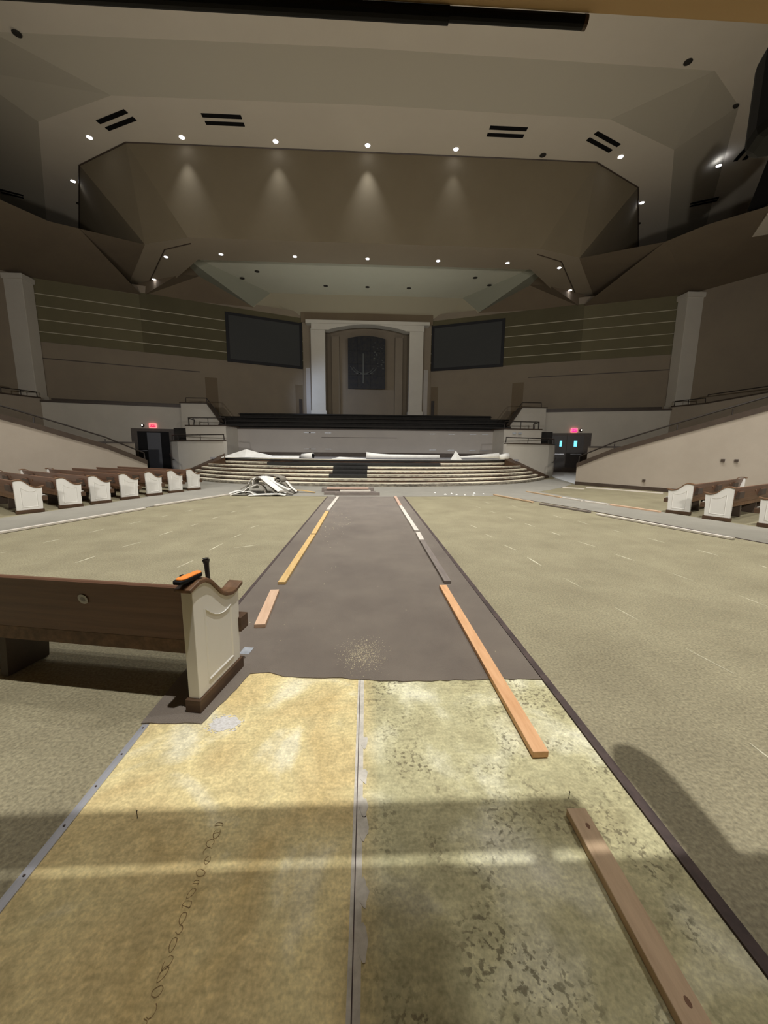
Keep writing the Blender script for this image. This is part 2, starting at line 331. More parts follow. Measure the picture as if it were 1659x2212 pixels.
# loose crumbs and sawdust
mb = MB()
def crumb(x, y, s, z=.009):
    mb.add([(x-s, y-s*.6, z), (x+s, y-s*.5, z), (x+s*.6, y+s, z), (x-s*.5, y+s*.8, z), (x, y, z+s*.8)], [(0, 1, 4), (1, 2, 4), (2, 3, 4), (3, 0, 4), (3, 2, 1, 0)])
for i in range(1100):
    a = random.gauss(0, .075); b = random.gauss(0, .11)
    crumb(-.03+a*1.15, 2.9+b*1.1, random.uniform(.0015, .0042))
for i in range(110): crumb(random.uniform(-1.2, 1.15), random.uniform(2.7, 12), random.uniform(.002, .006))
for i in range(90): crumb(random.uniform(-1.0, -.35), random.gauss(8, 1.3), random.uniform(.004, .011))
o = tag(mb.build('sawdust', M['dust']), 'pale sawdust and crumbs scattered over the aisle carpet', 'debris'); o['kind'] = 'stuff'
mb = MB()
for x, y in ((2.9, 14.1), (3.3, 14.0), (3.6, 13.95), (3.9, 13.9), (3.2, 14.4), (2.6, 14.6), (4.1, 14.5), (4.4, 14.3)): crumb(x, y, random.uniform(.03, .06), .008)
o = tag(mb.build('plaster_crumbs', M['crumb']), 'white plaster crumbs on the grey carpet before the stage, right side', 'debris'); o['kind'] = 'stuff'
# nails standing in the concrete
for x, y, lb in ((-1.03, 1.53, 'bent nail standing in the concrete left of the seam'), (.97, 1.56, 'nail standing in the concrete beyond the nearest board')):
    tag(MB().tube([(x, y, .002), (x+.001, y-.002, .035), (x, y, .042)], [.0018, .0016, .0035], 6).build('nail', M['trimdark']), lb, 'nail')

# ================================================================ BOARDS
def board(x0, y0, x1, y1, wd, h, mt, label, z=.009, name='lumber_board', group='loose boards marking the aisles'):
    d = Vector((x1-x0, y1-y0)); L_ = d.length; b = MB().box(-wd/2, 0, 0, wd/2, L_, h)
    o = b.build(name, mt, bevel=.004); o.location = (x0, y0, z); o.rotation_euler = (0, 0, math.atan2(-d.x, d.y))
    return tag(o, label, 'board', group)
W_ = WOODS
b0 = board(.935, .3, .955, 1.475, .088, .038, W_['tan_pine'], 'nearest tan pine board on the bare concrete, cut off by the photo', .003)
KN = mat('knot', (120, 84, 58), rough=.6)
for y in (1.09, .55): MB().slab([(0.008+.008*math.cos(a), y+.014*math.sin(a)) for a in [R(q) for q in range(0, 360, 30)]], .0381, .0386).build('knot', KN, b0)
board(.94, 1.8, .912, 4.385, .088, .038, W_['orange_pine'], 'long orange pine board lying across the torn carpet edge')
board(-.99, 3.38, -1.06, 4.27, .1, .038, W_['pink_pine'], 'short pale pine board on the carpet beside the near pew')
board(-1.04, 4.53, -1.03, 7.17, .09, .038, W_['yellow_pine'], 'long yellow pine board on the left, second from the near pew')
board(-1.03, 7.26, -1.045, 10.0, .09, .038, W_['yellow_pine'], 'yellow pine board on the left aisle edge, third from the pew')
board(-1.05, 10.24, -1.0, 13.09, .09, .038, W_['white_wood'], 'whitish board on the left aisle edge, nearest to the stage')
board(1.0, 4.53, .99, 6.72, .088, .038, W_['grey_wood'], 'weathered grey board on the right aisle edge behind the orange board')
board(.99, 6.74, 1.0, 7.38, .088, .038, W_['white_wood'], 'short grey-white board butted beyond the weathered grey board')
board(1.0, 7.56, .97, 11.0, .09, .038, W_['white_wood'], 'long white board on the right aisle edge')
board(.97, 11.15, .975, 13.27, .09, .038, W_['rosy_wood'], 'rosy pine board on the right aisle edge, nearest to the stage')
SB = [((-7.05, 7.2), (-5.98, 10.49), 'white_wood', 'long white board beside the left pews, cut by the photo edge'),
 ((-5.98, 11.01), (-4.82, 13.92), 'white_wood', 'white board from the left side aisle up to the carpet heap'),
 ((4.68, 13.92), (5.3, 11.95), 'tan_pine', 'tan pine board at the stage end of the right side aisle'),
 ((5.36, 11.59), (6.02, 9.99), 'grey_wood', 'grey board in the middle of the right side aisle'),
 ((6.01, 9.68), (6.98, 6.85), 'white_wood', 'long pale board at the near end of the right side aisle'),
 ((6.4, 15.1), (6.84, 13.2), 'tan_pine', 'board furthest up the outer edge of the right side aisle'),
 ((6.86, 13.12), (7.1, 12.3), 'white_wood', 'short board second up the outer edge of the right side aisle'),
 ((7.13, 12.17), (7.43, 11.45), 'white_wood', 'short white board midway along the outer right aisle edge'),
 ((7.49, 11.4), (8.02, 10.05), 'pink_pine', 'pale pine board ending beside the furthest right pew'),
 ((8.82, 16.93), (9.47, 16.33), 'white_wood', 'short board on the olive floor near the right landing'),
 ((9.95, 17.0), (11.75, 14.7), 'white_wood', 'long board lying along the foot of the right ramp wall')]
for a, b, wn, lb in SB: board(a[0], a[1], b[0], b[1], .09, .04, W_[wn], lb, .008 if 'olive' not in lb and 'foot' not in lb else 0)
# stack of boards at the aisle head
ST = [(-1.15, 13.72, .45, 13.78, .12, .11, 'grey_wood', 0.008, 'grey beam lowest in front of the board stack at the aisle head'),
 (-1.55, 13.95, .3, 14.0, .16, .12, 'grey_wood', .008, 'dark grey beam behind the lowest one in the board stack'),
 (-.98, 13.9, .12, 13.93, .24, .05, 'white_wood', .13, 'short whitish plank on top of the two lower beams'),
 (-1.6, 14.35, .1, 14.37, .14, .17, 'grey_wood', .008, 'third beam of the stack, nearest to the stage'),
 (-1.5, 14.3, .05, 14.32, .2, .05, 'rosy_wood', .18, 'rosy plank resting on the third beam of the stack'),
 (-1.75, 14.95, .25, 15.0, .2, .16, 'grey_wood', .008, 'wide grey plank between the board stack and the steps')]
for x0, y0, x1, y1, wd, h, wn, z, lb in ST: board(x0, y0, x1, y1, wd, h, W_[wn], lb, z, group='board stack at the aisle head')
# galvanised plate by the pew
o = MB().box(-.035, -.05, 0, .045, .05, .003).build('metal_plate', M['galv']); o.location = (-.99, 2.97, .0095); o.rotation_euler = (R(2), 0, R(-8))
tag(o, 'small galvanised metal plate on the carpet beside the near pew', 'metal plate')

# ================================================================ PEWS
PROF = [(0, .80), (.06, .815), (.13, .81), (.19, .775), (.245, .72), (.30, .665), (.36, .628), (.42, .612), (.48, .615), (.53, .63)]
def pew(length, name='church_pew', label='', loc=(0, 0, 0), rz=0, side=1, sup=None):
    """local frame: the aisle end panel at x=0, body towards -side*x, front of the pew towards +y"""
    t = thing(name, label, 'pew', loc, rz, 'church pews'); s = side
    def X(a): return -s*a
    def panel(x0, x1, nm='end_panel'):
        pr = [(0.0, .085)]+PROF+[(.50, .085)]
        b = MB().prism([(x0, y, z) for y, z in pr], [(x1, y, z) for y, z in pr]); e = b.build(nm, M['pewend'], t, bevel=.004)
        # raised molding frame around the recessed field
        sx = s if x0 == 0 else 0
        if sx:
            ins = [(.10, .14), (.10, .64), (.15, .60), (.20, .565), (.26, .54), (.32, .53), (.37, .535), (.415, .55), (.415, .14)]
            b = MB(); n = len(ins); ring = []
            c = (sum(p[0] for p in ins)/n, sum(p[1] for p in ins)/n)
            xo = s*.0005
            def off(k): return [(c[0]+(p[0]-c[0])*k, c[1]+(p[1]-c[1])*(1-(1-k)*.55)) for p in ins]
            l0, l1, l2 = off(1.0), off(.94), off(.88)
            v = [(xo, y, z) for y, z in l0]+[(xo+s*.007, y, z) for y, z in l1]+[(xo, y, z) for y, z in l2]
            f = []
            for i in range(n):
                j = (i+1) % n; f += [(i, j, n+j, n+i), (n+i, n+j, 2*n+j, 2*n+i)]
            b.add(v, f); b.build('panel_molding', M['pewend'], e)
        # cap rail following the curve
        top = PROF[:]; top[0] = (-.035, .79); top[-1] = (.565, .642)
        xm0, xm1 = (x0-.02*0-(.018 if x0 < x1 else -.018)), (x1+(.018 if x0 < x1 else -.018))
        b = MB(); nn = len(top); up_ = [(y, z+.028) for y, z in top]
        up_[0] = (-.04, .815)
        va = [(xm0, y, z) for y, z in top]+[(xm0, y, z) for y, z in up_]+[(xm1, y, z) for y, z in top]+[(xm1, y, z) for y, z in up_]
        f = []
        for i in range(nn-1):
            f += [(i, i+1, nn+i+1, nn+i), (2*nn+i+1, 2*nn+i, 3*nn+i, 3*nn+i+1), (nn+i, nn+i+1, 3*nn+i+1, 3*nn+i), (i+1, i, 2*nn+i, 2*nn+i+1)]
        f += [(0, nn, 3*nn, 2*nn), (nn-1, 3*nn-1, 4*nn-1, 2*nn-1)]
        b.add(va, f); b.build('cap_rail', M['pewcap'], t, bevel=.006)
        MB().box(min(xm0, xm1)+.004, -.02, 0, max(xm0, xm1)-.004, .525, .085).build('plinth', M['trimbrown'], t, bevel=.004)
    panel(0, X(.075)); panel(X(length), X(length-.075), 'end_panel')
    a, b_ = sorted((X(.075), X(length-.075)))
    # leaning back board with rounded top
    pr = [(.045, .775), (.04, .79), (.05, .80), (.07, .80), (.08, .785), (.165, .42), (.16, .40), (.135, .40)]
    bk = MB().prism([(a, y, z) for y, z in pr], [(b_, y, z) for y, z in pr]).build('backrest', M['pewwood'], t)
    pr = [(.14, .30), (.14, .395), (.17, .395), (.17, .30)]
    MB().prism([(a, y, z) for y, z in pr], [(b_, y, z) for y, z in pr]).build('rear_rail', M['pewcap'], t)
    st = MB().box(a, .155, .355, b_, .60, .405).build('seat', M['trimbrown'], t, bevel=.005)
    MB().box(a, .17, .4055, b_, .595, .43).build('seat_pad', M['seat'], st, bevel=.008)
    c0, c1 = sorted((s*.001, X(-.012)))
    MB().box(min(0, X(.07))-.004 if s > 0 else 0, .50, .29, max(0, X(.07))+(.004 if s < 0 else 0)+(.02 if s > 0 else 0), .61, .40).build('seat_bracket', M['trimbrown'], t, bevel=.004)
    if length > 3:
        for q in range(3):
            xc = X(.7+q*(length-1.6)/2); rk = MB().box(xc-.17, .015, .52, xc+.17, .10, .68, ).build('book_rack', M['trimdark'], t, bevel=.004)
            MB().box(xc-.14, .03, .68, xc+.14, .06, .70).build('slot_lip', M['pewwood'], rk)
            v_, f_ = [(xc+s*.5+.028*math.cos(2*math.pi*i/14), .055, .66+.028*math.sin(2*math.pi*i/14)) for i in range(14)], None
            MB().prism(v_, [(a_[0], .075, a_[2]) for a_ in v_]).build('round_badge', M['pewcap'], t)
    k = max(1, int(length/1.45))
    for i in range(1, k+1):
        xm = X(length*i/(k+1)) if sup is None else X(sup)
        pr = [(.14, 0), (.16, .30), (.30, .355), (.48, .355), (.44, 0)]
        MB().prism([(xm-.03, y, z) for y, z in pr], [(xm+.03, y, z) for y, z in pr]).build('support', M['trimdark'], t, bevel=.003)
    return t, bk
# near pew
rz = math.atan2(-(-.97+1.06), (2.72-2.23))*1.0
near, bk = pew(2.8, label='near walnut pew back with cream panelled end beside the centre aisle', loc=(-1.045, 2.235, .009), rz=R(-10.4), side=1, sup=1.62)
# white ring sticker on its back
st = thing('sticker_tmp', '', 'x'); bpy.data.objects.remove(st)
def ring_mesh(r0, r1, n=28):
    v = [(r*math.cos(2*math.pi*i/n), 0, r*math.sin(2*math.pi*i/n)) for r in (r0, r1) for i in range(n)]
    return v, [(i, (i+1) % n, n+(i+1) % n, n+i) for i in range(n)]
v, f = ring_mesh(.018, .036); sk = obj('round_sticker', v, f, M['white'], near); sk.location = (-.82, .0655, .665); sk.rotation_euler = (R(13), 0, 0)
v, f = ring_mesh(.001, .018); s2 = obj('sticker_centre', v, f, M['stickgrey'], sk)
# orange tool on the cap
tl = thing('stud_finder', 'orange and black handheld tool lying on the near pew end cap', 'tool', (-1.075, 2.275, .861), R(-16))
sh = [(-.038, -.085), (-.02, -.105), (.022, -.10), (.036, -.075), (.034, -.01), (.03, .03), (.034, .07), (.02, .095), (-.02, .095), (-.034, .07), (-.03, .03), (-.036, -.01)]
MB().slab(sh, 0, .022).build('body', M['black'], tl, bevel=.006)
MB().slab([(x*.78+.002, y*.9+.006) for x, y in sh], .022, .032).build('orange_shell', M['orange'], tl, bevel=.004)
MB().slab([(-.05, -.02), (-.036, -.03), (-.034, 0), (-.048, .01)], .0, .03).build('button', M['black'], tl, bevel=.003)
mb = MB(); mb.slab([(0, 0), (.02, .006), (.014, .02), (.03, .03), (.006, .026), (-.008, .03), (-.002, .016)], 0, .006)
# sledge hammer handle standing on the seat
hm = thing('hammer', 'black-gripped hammer standing upright on the seat of the near pew', 'hammer', (-1.15, 2.74, .44))
hd = MB().tube([(-.06, 0, .025), (-.05, 0, .025), (.05, 0, .025), (.06, 0, .025)], [.02, .026, .026, .02], 12).build('head', M['metal'], hm)
MB().tube([(0, 0, .03), (.002, 0, .2), (0, 0, .38), (0, 0, .405), (-.001, 0, .412), (-.001, 0, .422)], [.017, .0185, .0185, .025, .0255, .023], 16).build('grip', M['hbrown'], hm, smooth=True)
hm.rotation_euler = (0, R(-2), 0)

# rows of pews on both sides: (x, y, heading, length)
Lp = [(-8.98, 8.55, 36), (-8.52, 9.62, 36), (-8.2, 10.52, 35), (-7.93, 11.32, 34), (-7.68, 12.3, 33), (-7.42, 13.25, 32), (-7.15, 14.2, 31), (-6.88, 15.08, 30)]
Ls = ['first left pew, cut off by the photo edge', 'nearest fully visible white end panel in the left pew row', 'third pew of the left row counted from the photo edge', 'fourth pew of the left row, white panelled end', 'middle left pew, fifth from the photo edge', 'sixth pew of the left row towards the stage', 'last but one pew of the left row', 'furthest pew of the left row, next to the stage steps']
p0, _ = pew(5.4, label=Ls[0], loc=(Lp[0][0], Lp[0][1], .008), rz=R(-Lp[0][2]), side=1)
for (x, y, a), lb in zip(Lp[1:], Ls[1:]): dup(p0, lb, (x, y, .008), R(-a))
Rp = [(8.43, 9.57, 33), (8.64, 8.66, 30), (9.03, 7.68, 28)]
Rs = ['furthest pew of the right side, white end near the boards', 'middle of the three pews on the right', 'nearest right pew, cut off by the photo edge']
q0, _ = pew(5.0, label=Rs[0], loc=(8.43, 9.57, .008), rz=R(Rp[0][2]), side=-1)
for (x, y, a), lb in zip(Rp[1:], Rs[1:]): dup(q0, lb, (x, y, .008), R(a))

# ================================================================ STAGE STEPS
stp = thing('stage_steps', 'wide curved stage steps stripped of carpet, pale worn treads and dark risers', 'steps', (0, 0, 0))
def cheek(x): return 21.15+(abs(x)-7.65)*.6
def xend(k):
    return 10.25 if k == 0 else 9.6-.385*(k-1)
RH = .165
GAP = {3: (-1.75, 0.0), 4: (-1.6, .0), 5: (-1.6, .02), 6: (-4.9, 3.6)}
for k in range(1, 8):
    kk = k-1; xe = xend(kk); z = RH*k
    # riser
    xs = [-xe+2*xe*i/48 for i in range(49)]
    a = [(x, steps_front(x, kk)+.03, 0 if k == 1 else RH*(k-1)-.02) for x in xs]; b = [(x, y, z-.075) for x, y, _ in a]
    n = len(xs)
    back = [(x, y+.3, zz) for x, y, zz in a]; backt = [(x, y+.3, zz) for x, y, zz in b]
    MB().add(a+b, [(i, i+1, n+i+1, n+i) for i in range(n-1)]).build('riser', M['riser'] if k > 1 else M['nosing'], stp)
    # treads (split where black carpet remains)
    segs = [(-xe, xe, 0)]
    if k in GAP: g = GAP[k]; segs = [(-xe, g[0], 0), (g[0], g[1], 1), (g[1], xe, 0)]
    if k == 7: segs = [(-xe, xe, 2)]
    for s0, s1, kind in segs:
        m_ = max(4, int((s1-s0)*3)); xs = [s0+(s1-s0)*i/m_ for i in range(m_+1)]; n = len(xs)
        dp = .36 if k < 7 else .5
        wob = lambda x: .012*math.sin(x*2.1+k)
        fr_ = [(x, steps_front(x, kk)) for x in xs]; bk_ = [(x, steps_front(x, kk)+dp) for x in xs]
        zt, zb = z, z-.075
        v = [(x, y+wob(x), zt) for x, y in fr_]+[(x, y, zt) for x, y in bk_]
        tr = MB().add(v, [(i, i+1, n+i+1, n+i) for i in range(n-1)]).build('tread', (M['tread'], M['blackcarpet'], M['platform'])[kind], stp)
        v = [(x, y+wob(x), zt) for x, y in fr_]+[(x, y+wob(x)-.004, zt-.02) for x, y in fr_]+[(x, y+wob(x), zb) for x, y in fr_]+[(x, y+.04, zb) for x, y in fr_]
        MB().add(v, [(i, i+1, n+i+1, n+i) for i in range(n-1)]).build('nosing_lip', (M['tread'], M['blackcarpet'], M['tread'])[kind], tr)
        # lower glue-stained nosing face
        v = [(x, y+wob(x)-.006, zt-.022) for x, y in fr_]+[(x, y+wob(x)-.006, zb-.012) for x, y in fr_]
        MB().add(v, [(i, i+1, n+i+1, n+i) for i in range(n-1)]).build('nosing_face', (M['nosing'], M['blackcarpet'], M['blackcarpet'])[kind], tr)
        if kind == 1: # black carpet draped over risers
            v = [(x, y+.02, zt-.01) for x, y in fr_]+[(x, y+.02, z-RH) for x, y in fr_]
            MB().add(v, [(i, i+1, n+i+1, n+i) for i in range(n-1)]).build('carpet_remnant', M['blackcarpet'], tr)
ZP = RH*7
xe = xend(6); xs = [-xe+2*xe*i/40 for i in range(41)]
struct(MB().slab([(x, steps_front(x, 6)+.45) for x in xs]+[(8.5, 21.4), (8.4, 25.2), (-8.4, 25.2), (-8.5, 21.4)], ZP-.1, ZP-.002).build('floor_stage', M['platform']))
# brown stringers along the side panels
for s, nm in ((1, 'trim_1'), (-1, 'trim_2')):
    f0, f1 = (s*7.3, 20.3), (s*10.35, 22.3); g0, g1 = (s*7.62, 21.14), (s*11.15, 23.2)
    v = [(*f0, 0), (*f1, 0), (*g1, 0), (*g0, 0), (*f0, 1.17), (*f1, .05), (*g1, .12), (*g0, 1.36)]
    b = MB().add(v, [(0, 1, 5, 4), (4, 5, 6, 7), (1, 2, 6, 5), (0, 4, 7, 3), (2, 3, 7, 6), (3, 2, 1, 0)]); struct(b.build(nm, M['trimbrown']))

# ================================================================ STAGE SIDE WALLS
def curve_pts(s): return [(s*7.65, 21.17), (s*9.3, 22.14), (s*11.0, 23.15), (s*11.7, 23.9), (s*12.2, 24.8), (s*12.6, 26.2)]
def wallrun(name, pts, z0, z1, t, mt, capm=None, capt=.06, capw=.22):
    b = MB(); zz = z1 if isinstance(z1, list) else [z1]*len(pts)
    for i in range(len(pts)-1): b.wallp(pts[i], pts[i+1], z0, (zz[i], zz[i+1]), t)
    w_ = struct(b.build(name, mt))
    if capm:
        c = MB()
        for i in range(len(pts)-1):
            p, q = Vector(pts[i]), Vector(pts[i+1]); d = (q-p).normalized(); n = Vector((-d.y, d.x))*(1 if t > 0 else -1)
            a = [(p-n*.04), (q-n*.04), (q+n*(capw-.04)), (p+n*(capw-.04))]; za = [zz[i], zz[i+1], zz[i+1], zz[i]]
            c.prism([(v.x, v.y, z) for v, z in zip(a, za)], [(v.x, v.y, z+capt) for v, z in zip(a, za)])
        c.build('cap', capm, w_)
    return w_
def rail(pts, h, label, r=.028, posts=None, hook=True, base=None):
    t = thing('handrail', label, 'handrail')
    P = [Vector(p)+Vector((0, 0, h)) for p in pts]
    path = P[:]
    if hook: path = [Vector(pts[0])+Vector((0, 0, .02))]+[P[0]+(P[1]-P[0]).normalized()*.02]+P[1:-1]+[P[-1]+(P[-2]-P[-1]).normalized()*.02]+[Vector(pts[-1])+Vector((0, 0, .02))]
    MB().tube(path, r, 8).build('rail', M['railmetal'], t)
    for i, p in enumerate(posts if posts else pts[1:-1]):
        p = Vector(p); MB().tube([p, p+Vector((0, 0, h))], r*.8, 8).build('post', M['railmetal'], t)
    return t
for s, sd in ((1, 'right'), (-1, 'left')):
    cp = curve_pts(s)
    wallrun('wall_stage_'+sd, cp, 0, 2.0, .2*s, M['wallw'], M['trimdark'])
    # landing slab behind the curved panel
    rail([(x, y+.1, 2.06) for x, y in cp[:4]], .3, 'brown handrail on the lower curved parapet, %s of the stage' % sd)
    # second tier block
    t2 = [(s*7.75, 23.2), (s*8.35, 23.45), (s*10.75, 23.7), (s*11.4, 24.6), (s*11.5, 26.6)]
    wallrun('wall_podium_'+sd, [(s*8.1, 25.2), (s*8.3, 23.45), (s*10.75, 23.75), (s*11.0, 24.6), (s*11.2, 26.8)], 0, 2.9, .2*s, M['wallw'], M['trimdark'], .07)
    rail([(s*8.35, 23.6, 2.97), (s*10.3, 23.8, 2.97), (s*10.6, 23.85, 2.97), (s*10.85, 24.5, 2.97), (s*11.0, 25.6, 2.97)], .42, 'brown handrail on the middle tier, %s of the choir wall' % sd, posts=[(s*9.4, 23.7, 2.97), (s*10.3, 23.8, 2.97), (s*10.6, 23.85, 2.97), (s*10.85, 24.5, 2.97)])
    # third tier with sloping inner edge
    b = MB(); pts = [(s*10.0, 3.0), (s*9.75, 3.3), (s*10.55, 4.5), (s*12.2, 4.5), (s*12.2, 0), (s*10.0, 0)]
    b.prism([(x, 26.5, z) for x, z in pts], [(x, 27.0, z) for x, z in pts]); w3 = struct(b.build('wall_upper_tier_'+sd, M['wallw']))
    c = MB(); 
    for (x0, z0), (x1, z1) in (((9.7, 3.3), (10.5, 4.5)), ((10.5, 4.5), (12.25, 4.5))):
        c.prism([(s*x0, 26.4, z0), (s*x1, 26.4, z1), (s*x1, 26.4, z1+.07), (s*x0, 26.4, z0+.07)], [(s*x0, 27.1, z0), (s*x1, 27.1, z1), (s*x1, 27.1, z1+.07), (s*x0, 27.1, z0+.07)])
    c.build('cap', M['trimdark'], w3)
    rail([(s*9.7, 26.6, 3.37), (s*10.55, 26.6, 4.57), (s*11.9, 26.6, 4.57)], .3, 'brown handrail on the highest tier, %s of the choir loft' % sd)
    # small grab rail on the curved wall
    g = thing('grab_rail', 'short sloping grab rail on the %s curved wall near the doors' % sd, 'handrail')
    MB().tube([(s*11.35, 23.35, .95), (s*11.4, 23.25, .95), (s*12.1, 24.4, 1.25), (s*12.15, 24.5, 1.25)], .025, 8).build('rail', M['railmetal'], g)
# choir front wall
cw = struct(MB().box(-8.2, 25, ZP-.1, 8.25, 25.25, 2.83).build('wall_choir', M['wallchoir']))
MB().box(-8.2, 24.97, ZP, 8.25, 25.0, 1.42).build('baseboard', M['trimdark'], cw)
MB().box(-8.2, 24.93, 2.83, 8.25, 25.3, 2.9).build('cap', M['trimdark'], cw)
MB().box(-2.9, 24.985, 2.36, 1.9, 24.999, 2.385).build('panel_joint', M['trimdark'], cw)
mb = MB()
for x in (-4.0, -3.7, -2.7, 4.0, 5.2, 6.6, 7.4): mb.box(x, 24.99, 2.63, x+.42, 24.998, 2.66); mb.box(x, 24.99, 1.62, x+.42, 24.998, 1.65)
mb.build('shiny_clip', M['galv'], cw)
# choir loft tiers
b = MB()
for i in range(5): b.box(-12.2, 25.3+i*1.35, 0, 12.2, 32.8, 2.86+i*.36)
b = b.build('floor_loft', M['loft']); struct(b)
# dark choir pews as low black backs in the loft
for i in range(4):
    o = thing('choir_bench', ('front', 'second', 'third', 'rearmost')[i]+' row of dark choir benches in the loft above the stage', 'bench', (0, 25.9+i*1.35, 2.86+i*.36), 0, 'choir benches')
    MB().box(-9.5, .0, 0, 9.5, .06, .3).build('backrest', M['loft'], o); MB().box(-9.5, -.35, .18, 9.5, 0, .22).build('seat', M['loft'], o)

# ================================================================ BACK WALL
def onw(x):  return 32.62-.4445*(abs(x)-4.9)       # plan line of the angled walls
b = MB()
for s, sd in ((1, 'right'), (-1, 'left')):
    def W(x0, x1, z0, z1, off=0, t=.3):
        p, q = (s*x0, onw(x0)-off), (s*x1, onw(x1)-off)
        return MB().wallp(p, q, z0, z1, t*s)
    o = struct(W(4.9, 21.0, 0, 12.2, 0).build('wall_back_'+sd, M['wallup']))
    W(4.9, 9.5+5.6, 8.0, 11.75, .03, .02).build('fabric_panel', M['fabricd'], o)
    W(15.1, 20.4, 8.0, 11.6, .03, .02).build('fabric_panel', M['fabric'], o)
    for z in (8.57, 9.28, 10.04, 10.74):
        W(4.95, 5.02+.2, z-.02, z+.025, .06, .03).build('reveal_strip', M['reveal'], o)
        W(10.3, 20.3, z-.02, z+.025, .06, .03).build('reveal_strip', M['reveal'], o)
    W(12.0, 20.3, 7.0, 7.06, .02, .02).build('wall_joint', M['trimdark'], o)
    for x0, x1 in ((11.0, 11.75), (5.2, 5.75)):
        W(x0, x1, 4.0, 6.7, .01, .02).build('doorway_recess', M['brownceil'], o)
    W(5.25, 5.5, 4.0, 5.6, .02, .02).build('door_leaf', M['doordark'], o)
    # screen
    sc = thing('projection_screen', 'dark blank projection screen in a black frame, %s of the alcove' % sd, 'screen')
    W(5.15, 10.25, 7.92, 11.35, .16, .1).build('frame', M['frame'], sc)
    W(5.33, 10.05, 8.12, 11.15, .175, .01).build('screen_fabric', M['screen'], sc)
    # outer columns
    c = thing('column', 'tall white square column with small capital, %s side of the hall' % sd, 'column', (s*20.62, 25.3, 4.45))
    MB().box(-.62, -.3, 0, .62, .5, 7.0).build('shaft', M['wallw'], c, bevel=.02)
    MB().box(-.7, -.38, 6.75, .7, .55, 7.05).build('capital', M['wallw'], c, bevel=.03)
    MB().box(-.68, -.36, 0, .68, .55, .25).build('base', M['wallw'], c, bevel=.02)
    # far side wall
    wl = [(s*20.6, 25.6), (s*26, 18), (s*28, 6), (s*28, -5)]
    wallrun('wall_'+sd, wl, 0, 12.1, .3*s, M['wallup'])
# central alcove
ctr = struct(MB().box(-5.1, 33.6, 0, 5.1, 33.8, 12.4).build('wall_back', M['wallup']))
for s in (-1, 1):
    MB().box(min(s*4.35, s*5.1), 32.35, 4.3, max(s*4.35, s*5.1), 33.6, 11.6).build('jamb', M['wallup'], ctr)
    MB().box(min(s*4.9, s*4.55), 32.3, 4.3, max(s*4.9, s*4.55), 32.4, 8).build('jamb_face', M['wallchoir'], ctr)
    MB().box(min(s*2.3, s*2.9), 33.3, 4.3, max(s*2.3, s*2.9), 33.6, 10.7).build('inner_pilaster', M['wallup'], ctr)
    # white pilasters
    p = thing('pilaster', 'white panelled pilaster %s of the alcove behind the choir' % ('right' if s > 0 else 'left'), 'column', (s*3.86, 32.1, 4.32))
    MB().box(-.55, -.25, 0, .55, .25, 6.55).build('shaft', M['wallw'], p, bevel=.02)
    MB().box(-.62, -.32, 0, .62, .3, .35).build('base', M['wallw'], p, bevel=.02)
# entablature with shallow arch
b = MB(); n = 24
arch = [(-3.0+6.0*i/n, 10.75+.42*math.sin(math.pi*i/n)**.8) for i in range(n+1)]
loop = [(-4.35, 10.75)]+arch+[(4.45, 10.75), (4.45, 11.32), (-4.35, 11.32)]
b.prism([(x, 31.75, z) for x, z in loop], [(x, 32.6, z) for x, z in loop])
en = tag(b.build('entablature', M['wallw']), 'white beam with shallow arch resting on the two pilasters', 'entablature')
MB().box(-4.75, 31.65, 11.18, 4.85, 32.6, 11.42).build('cornice', M['wallw'], en)
struct(MB().box(-5.2, 32.3, 11.42, 5.2, 32.6, 12.6).build('wall_over_alcove', M['brownceil']))
# stained glass panel
sg = thing('stained_glass_window', 'dark arched stained glass panel with pale upright motif in the alcove', 'window', (-.05, 32.9, 0))
loop = [(-1.52, 6.55), (1.5, 6.55), (1.5, 10.45)]+[(1.5-3.02*i/12, 10.45+.22*math.sin(math.pi*i/12)) for i in range(1, 12)]+[(-1.52, 10.45)]
MB().prism([(x, 0, z) for x, z in loop], [(x, .15, z) for x, z in loop]).build('glass', M['stain'], sg)
mb = MB()
for x in (-.75, 0.3, .85): mb.box(x-.015, -.02, 6.55, x+.015, 0, 10.5)
for z in (7.6, 8.5, 9.5): mb.box(-1.5, -.02, z-.03, 1.48, 0, z+.03)
mb.build('lead_bars', M['frame'], sg)
mb = MB(); mb.box(-.33, -.05, 7.15, -.22, -.02, 9.3); mb.box(-.34, -.06, 6.98, -.2, -.02, 7.12)
for zc, rr, ww in ((8.6, 1.15, .05), (8.45, .85, .04)):
    for i in range(20):
        a0, a1 = R(200+i*7), R(200+(i+1)*7)
        mb.box(-.28+rr*math.cos(a0), -.045, zc+rr*.8*math.sin(a0)-ww/2, -.28+rr*math.cos(a1)+.02, -.02, zc+rr*.8*math.sin(a0)+ww/2)
mb.box(-.9, -.045, 7.72, .6, -.02, 7.77)
mb.build('motif', M['motifd'], sg)
mb = MB()
for i in range(26):
    x = random.uniform(.45, 1.35); z = random.uniform(7.9, 10.2); a = random.uniform(.04, .1); mb.box(x, -.03, z, x+a*1.4, -.02, z+a*.7)
mb.build('pale_panes', M['motifd'], sg)

